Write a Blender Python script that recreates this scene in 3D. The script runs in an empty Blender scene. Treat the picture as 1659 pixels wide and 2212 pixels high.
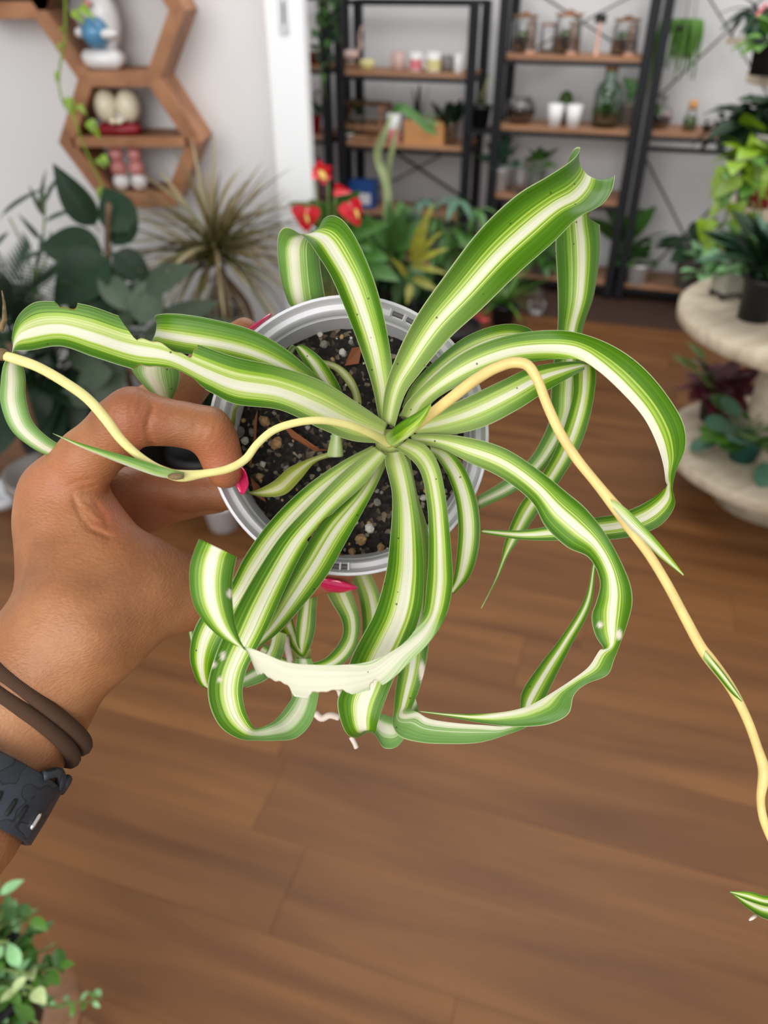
import bpy, math, random
import numpy as np
from mathutils import Vector, Matrix, noise as mnoise

# ------------------------------------------------------------------ camera, light, exposure
F = 1660.0                 # focal length in pixels of the 1659 x 2212 frame
CX, CY = 829.5, 1106.0
PITCH = math.radians(34.7)
CAMZ = 1.5
SC = bpy.context.scene
COL = SC.collection

cam_d = bpy.data.cameras.new('camera')
cam = bpy.data.objects.new('camera', cam_d)
COL.objects.link(cam)
cam.location = (0, 0, CAMZ)
cam.rotation_euler = (math.pi / 2 - PITCH, 0, 0)
cam_d.sensor_fit = 'VERTICAL'
cam_d.sensor_height = 36.0
cam_d.sensor_width = 27.0
cam_d.lens = F / 2212.0 * 36.0
cam_d.clip_start = 0.01
cam_d.dof.use_dof = True
cam_d.dof.focus_distance = 0.30
cam_d.dof.aperture_fstop = 9.5
SC.camera = cam

SC.view_settings.view_transform = 'Standard'
SC.view_settings.look = 'None'
SC.view_settings.gamma = 1.0
SC.view_settings.use_curve_mapping = False
SC.view_settings.exposure = 0.06

world = bpy.data.worlds.new('daylight')
SC.world = world
world.use_nodes = True
bg = world.node_tree.nodes['Background']
bg.inputs['Color'].default_value = (0.955, 0.978, 1.0, 1)
bg.inputs['Strength'].default_value = 0.60

def area_light(name, loc, target, sx, sy, power, color):
    ld = bpy.data.lights.new(name, 'AREA')
    ld.shape = 'RECTANGLE'
    ld.size, ld.size_y = sx, sy
    ld.energy = power
    ld.color = color
    o = bpy.data.objects.new(name, ld)
    COL.objects.link(o)
    o.location = loc
    d = Vector(target) - Vector(loc)
    o.rotation_euler = d.to_track_quat('-Z', 'Y').to_euler()
    return o
# the shop front window behind and to the left of the photographer
area_light('shop_window_light', (-1.3, -2.3, 2.5), (0.1, 1.2, 0.7), 3.6, 2.2, 128, (1.0, 0.985, 0.96))

# unseen overhead light, added over mid-room to brighten the back wall
area_light('added_overhead_light', (0.6, 2.6, 3.3), (0.7, 3.2, 0.0), 3.0, 1.6, 64, (1.0, 0.985, 0.96))

# ------------------------------------------------------------------ helpers
CP, SP = math.cos(PITCH), math.sin(PITCH)
CAM_RIGHT = np.array([1.0, 0, 0])
CAM_UP = np.array([0, SP, CP])
CAM_FWD = np.array([0, CP, -SP])
CAM_POS = np.array([0, 0, CAMZ])

def P(px, py, z):
    """world point seen at a pixel, z metres deep along the camera axis"""
    return CAM_POS + CAM_FWD * z + CAM_RIGHT * ((px - CX) / F * z) - CAM_UP * ((py - CY) / F * z)

def ray(px, py):
    return CAM_FWD + CAM_RIGHT * ((px - CX) / F) - CAM_UP * ((py - CY) / F)

def atY(px, py, Y):
    r = ray(px, py)
    return CAM_POS + r * (Y / r[1])

def atZ(px, py, Z):
    r = ray(px, py)
    return CAM_POS + r * ((Z - CAMZ) / r[2])

def lin(c):
    c = c / 255.0
    return c / 12.92 if c <= 0.04045 else ((c + 0.055) / 1.055) ** 2.4

def rgb(r, g, b):
    return (lin(r), lin(g), lin(b), 1.0)

def empty(name, loc, label=None, cat=None, group=None, rotz=0.0):
    o = bpy.data.objects.new(name, None)
    o.empty_display_size = 0.05
    COL.objects.link(o)
    o.location = loc
    o.rotation_euler = (0, 0, rotz)
    if label: o['label'] = label
    if cat: o['category'] = cat
    if group: o['group'] = group
    return o

def mesh_from(name, verts, faces, mats, smooth=True, mat_idx=None, uvs=None):
    me = bpy.data.meshes.new(name)
    me.from_pydata([tuple(v) for v in verts], [], [tuple(f) for f in faces])
    for m in (mats if isinstance(mats, (list, tuple)) else [mats]):
        me.materials.append(m)
    if smooth:
        me.polygons.foreach_set('use_smooth', [True] * len(me.polygons))
    if mat_idx is not None:
        me.polygons.foreach_set('material_index', mat_idx)
    if uvs is not None:
        ul = me.uv_layers.new(name='UVMap')
        li = np.zeros(len(me.loops), dtype=np.int32)
        me.loops.foreach_get('vertex_index', li)
        ul.data.foreach_set('uv', np.asarray(uvs, dtype=np.float32)[li].ravel())
    me.update()
    return me

def link(name, me, parent=None, loc=(0, 0, 0), rot=(0, 0, 0), scale=(1, 1, 1)):
    o = bpy.data.objects.new(name, me)
    COL.objects.link(o)
    o.parent = parent
    o.location, o.rotation_euler, o.scale = loc, rot, scale
    return o

def tag(o, label=None, cat=None, group=None, kind=None):
    if label: o['label'] = label
    if cat: o['category'] = cat
    if group: o['group'] = group
    if kind: o['kind'] = kind
    return o

class MB:
    """collects simple shapes into one mesh"""
    def __init__(s):
        s.v, s.f = [], []
    def add(s, verts, faces):
        n = len(s.v)
        s.v += [tuple(v) for v in verts]
        s.f += [tuple(i + n for i in f) for f in faces]
        return s
    def box(s, c, size, R=None, bevel=0.0):
        hx, hy, hz = size[0] / 2, size[1] / 2, size[2] / 2
        if bevel > 0:
            b = min(bevel, hx * .9, hy * .9, hz * .9)
            vs, idx = [], {}
            def vid(p):
                k = tuple(round(q, 7) for q in p)
                if k not in idx:
                    idx[k] = len(vs); vs.append(p)
                return idx[k]
            fs = []
            H = (hx, hy, hz)
            # faces
            for a in range(3):
                o1, o2 = (a + 1) % 3, (a + 2) % 3
                for sg in (-1, 1):
                    q = []
                    for s1, s2 in ((-1, -1), (1, -1), (1, 1), (-1, 1)):
                        p = [0, 0, 0]
                        p[a] = sg * H[a]; p[o1] = s1 * (H[o1] - b); p[o2] = s2 * (H[o2] - b)
                        q.append(vid(p))
                    fs.append(q if sg > 0 else q[::-1])
            # edges
            for a in range(3):
                o1, o2 = (a + 1) % 3, (a + 2) % 3
                for s1 in (-1, 1):
                    for s2 in (-1, 1):
                        q = []
                        for sa, which in ((-1, 0), (1, 0), (1, 1), (-1, 1)):
                            p = [0, 0, 0]
                            p[a] = sa * (H[a] - b)
                            if which == 0:
                                p[o1] = s1 * H[o1]; p[o2] = s2 * (H[o2] - b)
                            else:
                                p[o1] = s1 * (H[o1] - b); p[o2] = s2 * H[o2]
                            q.append(vid(p))
                        fs.append(q if s1 * s2 < 0 else q[::-1])
            for sx in (-1, 1):
                for sy in (-1, 1):
                    for sz in (-1, 1):
                        q = [vid([sx * hx, sy * (hy - b), sz * (hz - b)]), vid([sx * (hx - b), sy * hy, sz * (hz - b)]), vid([sx * (hx - b), sy * (hy - b), sz * hz])]
                        fs.append(q if sx * sy * sz > 0 else q[::-1])
        else:
            vs = [(x, y, z) for x in (-hx, hx) for y in (-hy, hy) for z in (-hz, hz)]
            fs = [(0, 1, 3, 2), (4, 6, 7, 5), (0, 4, 5, 1), (2, 3, 7, 6), (0, 2, 6, 4), (1, 5, 7, 3)]
        vs = np.array(vs, float)
        if R is not None:
            vs = vs @ np.array(R).T
        vs = vs + np.array(c, float)
        return s.add(vs, fs)
    def bar(s, a, b, w, h=None, up=(0, 0, 1), bevel=0.0):
        a, b = np.array(a, float), np.array(b, float)
        d = b - a; L = np.linalg.norm(d); d = d / L
        up = np.array(up, float)
        if abs(np.dot(up, d)) > .98: up = np.array([0, 1.0, 0])
        x = np.cross(up, d); x /= np.linalg.norm(x)
        y = np.cross(d, x)
        return s.box((a + b) / 2, (w, h or w, L), np.stack([x, y, d], 1), bevel)
    def lathe(s, prof, n=32, c=(0, 0, 0), R=None, close=False):
        vs, fs = [], []
        for i in range(n):
            t = 2 * math.pi * i / n
            for r, z in prof:
                vs.append((r * math.cos(t), r * math.sin(t), z))
        m = len(prof)
        for i in range(n):
            j = (i + 1) % n
            for k in range(m - 1):
                fs.append((i * m + k, j * m + k, j * m + k + 1, i * m + k + 1))
            if close:
                fs.append((i * m + m - 1, j * m + m - 1, j * m, i * m))
        vs = np.array(vs)
        if R is not None: vs = vs @ np.array(R).T
        return s.add(vs + np.array(c, float), fs)
    def tube(s, pts, rad, n=8, caps=True):
        pts = np.array(pts, float)
        m = len(pts)
        rad = np.full(m, rad) if np.isscalar(rad) else np.array(rad, float)
        T = np.gradient(pts, axis=0)
        T /= np.linalg.norm(T, axis=1)[:, None] + 1e-12
        up = np.array([0.3, 0.2, 0.93])
        if abs(np.dot(up, T[0])) > .9: up = np.array([1.0, 0, 0])
        vs, fs = [], []
        x = np.cross(up, T[0]); x /= np.linalg.norm(x)
        for i in range(m):
            x = x - T[i] * np.dot(x, T[i]); x /= np.linalg.norm(x)
            y = np.cross(T[i], x)
            for k in range(n):
                t = 2 * math.pi * k / n
                vs.append(pts[i] + rad[i] * (math.cos(t) * x + math.sin(t) * y))
        for i in range(m - 1):
            for k in range(n):
                k2 = (k + 1) % n
                fs.append((i * n + k, i * n + k2, (i + 1) * n + k2, (i + 1) * n + k))
        if caps:
            fs.append(tuple(range(n))[::-1])
            fs.append(tuple((m - 1) * n + k for k in range(n)))
        return s.add(vs, fs)
    def ball(s, c, r, nu=12, nv=8, R=None):
        r = (r, r, r) if np.isscalar(r) else r
        vs, fs = [(0, 0, -1)], []
        for j in range(1, nv):
            ph = -math.pi / 2 + math.pi * j / nv
            for i in range(nu):
                t = 2 * math.pi * i / nu
                vs.append((math.cos(ph) * math.cos(t), math.cos(ph) * math.sin(t), math.sin(ph)))
        vs.append((0, 0, 1))
        top = len(vs) - 1
        for i in range(nu):
            i2 = (i + 1) % nu
            fs.append((0, 1 + i2, 1 + i))
            for j in range(nv - 2):
                a = 1 + j * nu
                fs.append((a + i, a + i2, a + nu + i2, a + nu + i))
            a = 1 + (nv - 2) * nu
            fs.append((a + i, a + i2, top))
        vs = np.array(vs) * np.array(r)
        if R is not None: vs = vs @ np.array(R).T
        return s.add(vs + np.array(c, float), fs)
    def mesh(s, name, mat, smooth=False, off=(0, 0, 0)):
        v = np.array(s.v) - np.array(off, float)
        return mesh_from(name, v, s.f, mat, smooth)
    def build(s, name, mat, parent=None, smooth=False, loc=(0, 0, 0), rot=(0, 0, 0)):
        """vertices are world coordinates when parent is an unrotated root at parent.location"""
        return link(name, s.mesh(name, mat, smooth), parent, loc, rot)

def spline(pts, n):
    """Catmull-Rom resampling of an (m, k) array to n rows, chord-length parametrised on the first 3 columns"""
    p = np.array(pts, float)
    d = np.linalg.norm(np.diff(p[:, :3], axis=0), axis=1) ** 0.7 + 1e-9
    t = np.concatenate([[0], np.cumsum(d)])
    tt = np.linspace(0, t[-1], n)
    m = np.zeros_like(p)
    for i in range(len(p)):
        if i == 0: m[i] = (p[1] - p[0]) / (t[1] - t[0])
        elif i == len(p) - 1: m[i] = (p[-1] - p[-2]) / (t[-1] - t[-2])
        else:
            a = (p[i] - p[i - 1]) / (t[i] - t[i - 1]); b = (p[i + 1] - p[i]) / (t[i + 1] - t[i])
            w = (t[i + 1] - t[i]) / (t[i + 1] - t[i - 1])
            m[i] = a * w + b * (1 - w)
    k = np.clip(np.searchsorted(t, tt, side='right') - 1, 0, len(p) - 2)
    h = (t[k + 1] - t[k])[:, None]; s = ((tt - t[k])[:, None]) / h
    return (2 * s**3 - 3 * s**2 + 1) * p[k] + (s**3 - 2 * s**2 + s) * h * m[k] + (-2 * s**3 + 3 * s**2) * p[k + 1] + (s**3 - s**2) * h * m[k + 1]

# ------------------------------------------------------------------ materials
def new_mat(name):
    m = bpy.data.materials.new(name)
    m.use_nodes = True
    nt = m.node_tree
    b = nt.nodes['Principled BSDF']
    return m, nt, b

def N(nt, typ, **kw):
    n = nt.nodes.new(typ)
    for k, v in kw.items():
        setattr(n, k, v)
    return n

def ramp(nt, stops, interp='LINEAR'):
    r = N(nt, 'ShaderNodeValToRGB')
    r.color_ramp.interpolation = interp
    e = r.color_ramp.elements
    while len(e) > 1: e.remove(e[-1])
    e[0].position, e[0].color = stops[0][0], stops[0][1]
    for p, c in stops[1:]:
        q = e.new(p); q.color = c
    return r

def mixrgb(nt, fac, a, b, blend='MIX'):
    m = N(nt, 'ShaderNodeMix', data_type='RGBA', blend_type=blend)
    def put(i, v):
        if hasattr(v, 'links') or hasattr(v, 'is_linked'): nt.links.new(v, m.inputs[i])
        else: m.inputs[i].default_value = v
    put(0, fac); put(6, a); put(7, b)
    return m.outputs[2]

def math_node(nt, op, a, b=None, clamp=False):
    m = N(nt, 'ShaderNodeMath', operation=op, use_clamp=clamp)
    for i, v in enumerate((a, b)):
        if v is None: continue
        if hasattr(v, 'is_linked'): nt.links.new(v, m.inputs[i])
        else: m.inputs[i].default_value = v
    return m.outputs[0]

def simple(name, col, rough=.5, var=.12, scale=30.0, metal=0.0, spec=.5, bump=0.0, coat=0.0, randomize=0.0):
    """plain colour with soft procedural variation"""
    m, nt, b = new_mat(name)
    tc = N(nt, 'ShaderNodeTexCoord')
    nz = N(nt, 'ShaderNodeTexNoise'); nz.inputs['Scale'].default_value = scale; nz.inputs['Detail'].default_value = 3
    nt.links.new(tc.outputs['Object'], nz.inputs['Vector'])
    d = tuple(max(0, c * (1 - var)) for c in col[:3]) + (1,)
    l = tuple(min(1, c * (1 + var)) for c in col[:3]) + (1,)
    r = ramp(nt, [(.3, d), (.7, l)])
    nt.links.new(nz.outputs['Fac'], r.inputs['Fac'])
    out = r.outputs['Color']
    if randomize:
        oi = N(nt, 'ShaderNodeObjectInfo')
        v = math_node(nt, 'MULTIPLY_ADD', oi.outputs['Random'], randomize)
        v.node.inputs[2].default_value = 1 - randomize / 2
        hs = N(nt, 'ShaderNodeHueSaturation')
        nt.links.new(v, hs.inputs['Value']); nt.links.new(out, hs.inputs['Color'])
        out = hs.outputs['Color']
    nt.links.new(out, b.inputs['Base Color'])
    b.inputs['Roughness'].default_value = rough
    b.inputs['Metallic'].default_value = metal
    b.inputs['Specular IOR Level'].default_value = spec
    b.inputs['Coat Weight'].default_value = coat
    if bump:
        bp = N(nt, 'ShaderNodeBump'); bp.inputs['Strength'].default_value = bump; bp.inputs['Distance'].default_value = .002
        nt.links.new(nz.outputs['Fac'], bp.inputs['Height']); nt.links.new(bp.outputs['Normal'], b.inputs['Normal'])
    return m

def wood(name, dark, light, scale=(2.0, 30.0, 30.0), rough=.5, randomize=.25, spec=.4):
    m, nt, b = new_mat(name)
    tc = N(nt, 'ShaderNodeTexCoord'); mp = N(nt, 'ShaderNodeMapping')
    mp.inputs['Scale'].default_value = scale
    oi = N(nt, 'ShaderNodeObjectInfo')
    cb = N(nt, 'ShaderNodeCombineXYZ')
    off = math_node(nt, 'MULTIPLY', oi.outputs['Random'], 50.0)
    nt.links.new(off, cb.inputs[0]); nt.links.new(off, cb.inputs[1])
    nt.links.new(cb.outputs[0], mp.inputs['Location'])
    nt.links.new(tc.outputs['Object'], mp.inputs['Vector'])
    nz = N(nt, 'ShaderNodeTexNoise'); nz.inputs['Scale'].default_value = 1.0; nz.inputs['Detail'].default_value = 6; nz.inputs['Distortion'].default_value = .6
    nt.links.new(mp.outputs[0], nz.inputs['Vector'])
    mid = tuple((a + c) / 2 for a, c in zip(dark, light))
    r = ramp(nt, [(.3, dark), (.5, mid), (.72, light)])
    nt.links.new(nz.outputs['Fac'], r.inputs['Fac'])
    hs = N(nt, 'ShaderNodeHueSaturation')
    v = math_node(nt, 'MULTIPLY_ADD', oi.outputs['Random'], randomize); v.node.inputs[2].default_value = 1 - randomize / 2
    nt.links.new(v, hs.inputs['Value']); nt.links.new(r.outputs['Color'], hs.inputs['Color'])
    nt.links.new(hs.outputs['Color'], b.inputs['Base Color'])
    b.inputs['Roughness'].default_value = rough
    b.inputs['Specular IOR Level'].default_value = spec
    bp = N(nt, 'ShaderNodeBump'); bp.inputs['Strength'].default_value = .08; bp.inputs['Distance'].default_value = .001
    nt.links.new(nz.outputs['Fac'], bp.inputs['Height']); nt.links.new(bp.outputs['Normal'], b.inputs['Normal'])
    return m

def glass_mat(name, col=(1, 1, 1, 1), rough=0.02):
    """thin clear glass: mostly see-through with a mirror-like sheen"""
    m, nt, b = new_mat(name)
    nt.nodes.remove(b)
    out = nt.nodes['Material Output']
    tr = N(nt, 'ShaderNodeBsdfTransparent'); tr.inputs['Color'].default_value = col
    gl = N(nt, 'ShaderNodeBsdfGlossy'); gl.inputs['Roughness'].default_value = rough
    fr = N(nt, 'ShaderNodeFresnel'); fr.inputs['IOR'].default_value = 1.5
    k = math_node(nt, 'MULTIPLY_ADD', fr.outputs[0], .55); k.node.inputs[2].default_value = .01
    mx = N(nt, 'ShaderNodeMixShader')
    nt.links.new(k, mx.inputs[0]); nt.links.new(tr.outputs[0], mx.inputs[1]); nt.links.new(gl.outputs[0], mx.inputs[2])
    nt.links.new(mx.outputs[0], out.inputs['Surface'])
    return m
# ------------------------------------------------------------------ the room
TH = math.radians(17.5)                     # the rack wall runs away to the left
E1 = np.array([math.cos(TH), -math.sin(TH), 0.0])    # along the rack wall, to the right
E2 = np.array([math.sin(TH), math.cos(TH), 0.0])     # into the rack wall
RO = np.array([1.285, 4.36, 0.0])           # foot of the right rack's front post

def rackpt(px, py, d=0.0):
    """(s, h) on the vertical plane d metres behind the front of the racks"""
    r = ray(px, py)
    o = RO + E2 * d
    k = np.dot(o - CAM_POS, E2) / np.dot(r, E2)
    p = CAM_POS + r * k
    return float(np.dot(p - RO, E1)), float(p[2])

def rackw(s, d, h):
    return RO + E1 * s + E2 * d + np.array([0, 0, h])

M = {}
M['floor_wood'] = wood('floor_wood', rgb(92, 57, 29), rgb(130, 86, 47), scale=(1.1, 10.0, 10.0), rough=.46, randomize=.09, spec=.28)
M['subfloor'] = simple('subfloor', rgb(60, 38, 24), .8)
M['wall_paint'] = simple('wall_paint', rgb(228, 227, 228), .85, var=.02, scale=3, bump=.05)
M['door_paint_lit'] = simple('door_paint_lit', rgb(250, 252, 255), .45, var=.01, scale=4)  # whiter than the walls: the extra light on the jamb is put into its colour
M['steel_plate'] = simple('steel_plate', rgb(170, 172, 175), .35, metal=.7)
M['dark_hole'] = simple('dark_hole', rgb(40, 32, 28), .8)

fl = tag(MB().box((0.3, 2.3, -0.03), (7.5, 7.0, .03)).build('floor', M['subfloor']), kind='structure')
# laminate boards, each one laid on the floor
pw, pl = 0.192, 1.285
pm = MB().box((0, 0, 0), (pl - .0004, pw - .0004, .012), bevel=.0005).mesh('plank', M['floor_wood'])
rng = random.Random(4)
for r in range(-8, 25):
    t = -2.2 + r * pw + 1.6
    off = rng.uniform(0, pl)
    for c in range(-3, 4):
        s = c * pl + off + .3
        w = E1 * s + E2 * t
        if not (-2.9 < w[0] < 3.6 and -0.9 < w[1] < 5.3): continue
        link('plank', pm, fl, (w[0], w[1], -.008), (0, 0, -TH))

# rack wall at the back
wb = MB()
c = RO + E2 * .50
wb.box((0, 0, 0), (7.0, .10, 3.0))
o = link('wall_back', wb.mesh('wall_back', M['wall_paint']), None, tuple(c + np.array([0, 0, 1.5])), (0, 0, -TH))
tag(o, kind='structure')
# wall with the honeycomb shelves on the left, ending in a white door jamb
LWY = 2.95
x_end = atY(573, 60, LWY)[0]
o = MB().box(((x_end - 3.0) / 2 - .0, LWY + .06, 1.5), (abs(-3.0 - x_end), .12, 3.0)).build('wall_left', M['wall_paint'])
tag(o, kind='structure')
j0, j1 = atY(571, 30, LWY - .03)[0], atY(655, 30, LWY - .03)[0]
dj = empty('door_1', ((j0 + j1) / 2, LWY, 0)); tag(dj, kind='structure')
MB().box((0, .05, 1.5), (j1 - j0, .17, 3.0), bevel=.004).build('door_jamb', M['door_paint_lit'], dj)
k = atY(612, 33, LWY - .04)
pl_ = MB().box((k[0] - (j0 + j1) / 2, -.0365, k[2]), (.030, .004, .105), bevel=.0015).build('strike_plate', M['steel_plate'], dj)
MB().box((k[0] - (j0 + j1) / 2, -.0395, k[2] + .008), (.006, .004, .060), bevel=.0015).build('keyhole', M['dark_hole'], pl_)
# side wall to the right, beyond the plant stand
o = MB().box((0, 0, 1.5), (.1, 4.2, 3.0)).build('wall_right', M['wall_paint'], None, False, (2.75, 2.2, 0), (0, 0, -TH))
tag(o, kind='structure')
# ------------------------------------------------------------------ the spider plant in the hand
def leaf_material(name, yellow=0.0):
    m, nt, b = new_mat(name)
    uv = N(nt, 'ShaderNodeUVMap', uv_map='UVMap')
    sp = N(nt, 'ShaderNodeSeparateXYZ'); nt.links.new(uv.outputs[0], sp.inputs[0])
    u, v = sp.outputs[0], sp.outputs[1]
    oi = N(nt, 'ShaderNodeObjectInfo')
    rnd = oi.outputs['Random']
    # fine long streaks
    cb = N(nt, 'ShaderNodeCombineXYZ')
    nt.links.new(math_node(nt, 'MULTIPLY', u, 46.0), cb.inputs[0])
    nt.links.new(math_node(nt, 'MULTIPLY', v, 1.3), cb.inputs[1])
    nt.links.new(math_node(nt, 'MULTIPLY', rnd, 80.0), cb.inputs[2])
    nz = N(nt, 'ShaderNodeTexNoise'); nz.inputs['Scale'].default_value = 1.0; nz.inputs['Detail'].default_value = 3.0
    nt.links.new(cb.outputs[0], nz.inputs['Vector'])
    st = math_node(nt, 'SUBTRACT', nz.outputs['Fac'], .5)
    cb2 = N(nt, 'ShaderNodeCombineXYZ')
    nt.links.new(math_node(nt, 'MULTIPLY', u, 9.0), cb2.inputs[0])
    nt.links.new(math_node(nt, 'MULTIPLY', v, .6), cb2.inputs[1])
    nt.links.new(math_node(nt, 'MULTIPLY', rnd, 37.0), cb2.inputs[2])
    nz2 = N(nt, 'ShaderNodeTexNoise'); nz2.inputs['Scale'].default_value = 1.0; nz2.inputs['Detail'].default_value = 1.0
    nt.links.new(cb2.outputs[0], nz2.inputs['Vector'])
    st2 = math_node(nt, 'SUBTRACT', nz2.outputs['Fac'], .5)
    uu0 = math_node(nt, 'MULTIPLY_ADD', st2, .24); nt.links.new(u, uu0.node.inputs[2])
    uu = math_node(nt, 'MULTIPLY_ADD', st, .11); nt.links.new(uu0, uu.node.inputs[2])
    edge = rgb(226, 232, 176)
    # 0 = green margin, 1 = cream middle; fine veins break the step up
    dd_ = math_node(nt, 'MULTIPLY', math_node(nt, 'ABSOLUTE', math_node(nt, 'SUBTRACT', uu0, .5)), 2.0)
    g = lambda x: (x, x, x, 1)
    prof = ramp(nt, [(0, g(1)), (.12, g(.98)), (.20, g(.80)), (.32, g(.60)), (.48, g(.45)), (.60, g(.26)), (.72, g(.10)), (1, g(.0))])
    nt.links.new(dd_, prof.inputs['Fac'])
    pf = prof.outputs['Color']
    amp = math_node(nt, 'MULTIPLY_ADD', math_node(nt, 'MULTIPLY', pf, math_node(nt, 'SUBTRACT', 1.0, pf)), 3.6); amp.node.inputs[2].default_value = .34
    tt_ = math_node(nt, 'MULTIPLY_ADD', math_node(nt, 'SUBTRACT', nz.outputs['Fac'], .5), amp); nt.links.new(pf, tt_.node.inputs[2])
    top = ramp(nt, [(0, rgb(68, 114, 6)), (.20, rgb(90, 138, 10)), (.40, rgb(134, 172, 28)), (.54, rgb(172, 198, 74)), (.68, rgb(206, 217, 140)), (.84, rgb(226, 227, 190)), (1, rgb(234, 231, 210))])
    nt.links.new(tt_, top.inputs['Fac'])
    und = ramp(nt, [(0, rgb(116, 160, 82)), (.3, rgb(138, 178, 98)), (.5, rgb(174, 202, 138)), (.72, rgb(214, 222, 184)), (1, rgb(234, 231, 208))])
    nt.links.new(tt_, und.inputs['Fac'])
    at = N(nt, 'ShaderNodeAttribute', attribute_name='pale')
    c = mixrgb(nt, at.outputs['Fac'], top.outputs['Color'], und.outputs['Color'])
    # streak brightness
    hs = N(nt, 'ShaderNodeHueSaturation')
    vv = math_node(nt, 'MULTIPLY_ADD', st, .25); vv.node.inputs[2].default_value = 1.0
    nt.links.new(vv, hs.inputs['Value']); nt.links.new(c, hs.inputs['Color'])
    c = hs.outputs['Color']
    # paler towards the crown
    mr = N(nt, 'ShaderNodeMapRange'); mr.inputs[1].default_value = .0; mr.inputs[2].default_value = .24; mr.inputs[3].default_value = .5; mr.inputs[4].default_value = 0
    nt.links.new(v, mr.inputs[0])
    c = mixrgb(nt, mr.outputs[0], c, rgb(208, 218, 146))
    # cream margins
    e1 = math_node(nt, 'LESS_THAN', u, .010); e2 = math_node(nt, 'GREATER_THAN', u, .990)
    c = mixrgb(nt, math_node(nt, 'MULTIPLY', math_node(nt, 'ADD', e1, e2), .6), c, edge)
    if yellow:
        c = mixrgb(nt, yellow, c, rgb(196, 186, 92))
    # dry scars and chewed edges, tiny soil specks
    sc = N(nt, 'ShaderNodeAttribute', attribute_name='scar')
    c = mixrgb(nt, sc.outputs['Fac'], c, rgb(226, 214, 196))
    wd = N(nt, 'ShaderNodeAttribute', attribute_name='wound')
    c = mixrgb(nt, wd.outputs['Fac'], c, rgb(150, 116, 62))
    tc = N(nt, 'ShaderNodeTexCoord')
    vo = N(nt, 'ShaderNodeTexVoronoi'); vo.inputs['Scale'].default_value = 190.0
    nt.links.new(tc.outputs['Object'], vo.inputs['Vector'])
    sk = math_node(nt, 'LESS_THAN', vo.outputs['Distance'], .085)
    sr = N(nt, 'ShaderNodeSeparateColor'); nt.links.new(vo.outputs['Color'], sr.inputs[0])
    sk = math_node(nt, 'MULTIPLY', sk, math_node(nt, 'GREATER_THAN', sr.outputs[0], .72))
    c = mixrgb(nt, math_node(nt, 'MULTIPLY', sk, .75), c, rgb(60, 46, 30))
    nt.links.new(c, b.inputs['Base Color'])
    b.inputs['Roughness'].default_value = .36
    b.inputs['Specular IOR Level'].default_value = .36
    bp = N(nt, 'ShaderNodeBump'); bp.inputs['Strength'].default_value = .25; bp.inputs['Distance'].default_value = .0005
    nt.links.new(nz.outputs['Fac'], bp.inputs['Height']); nt.links.new(bp.outputs['Normal'], b.inputs['Normal'])
    tl = N(nt, 'ShaderNodeBsdfTranslucent'); nt.links.new(c, tl.inputs['Color'])
    mx = N(nt, 'ShaderNodeMixShader'); mx.inputs[0].default_value = .24
    nt.links.new(b.outputs[0], mx.inputs[1]); nt.links.new(tl.outputs[0], mx.inputs[2])
    nt.links.new(mx.outputs[0], nt.nodes['Material Output'].inputs['Surface'])
    return m
M['leaf'] = leaf_material('spider_leaf')
M['leaf_yellow'] = leaf_material('spider_leaf_yellowing', .45)
M['pot'] = simple('pot_plastic', rgb(206, 204, 208), .42, var=.03, scale=60)
M['runner'] = simple('runner_stem', rgb(226, 196, 124), .5, var=.10, scale=120)
M['runner_pale'] = simple('runner_stem_pale', rgb(226, 214, 138), .5, var=.08, scale=120)
M['node_brown'] = simple('node_brown', rgb(112, 92, 58), .7, var=.4, scale=600)
M['crown'] = simple('crown_pale', rgb(172, 184, 104), .5, var=.2, scale=200)
M['root'] = simple('root_white', rgb(214, 196, 184), .6, var=.1, scale=300)

POT_Z = 0.320
def camv(px, py, z):
    return P(px, py, z)

plant = empty('potted_spider_plant', tuple(P(770, 985, .425)), 'spider plant with arching green and cream striped leaves in a grey plastic pot', 'potted plant')
PL0 = np.array(plant.location)

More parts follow.
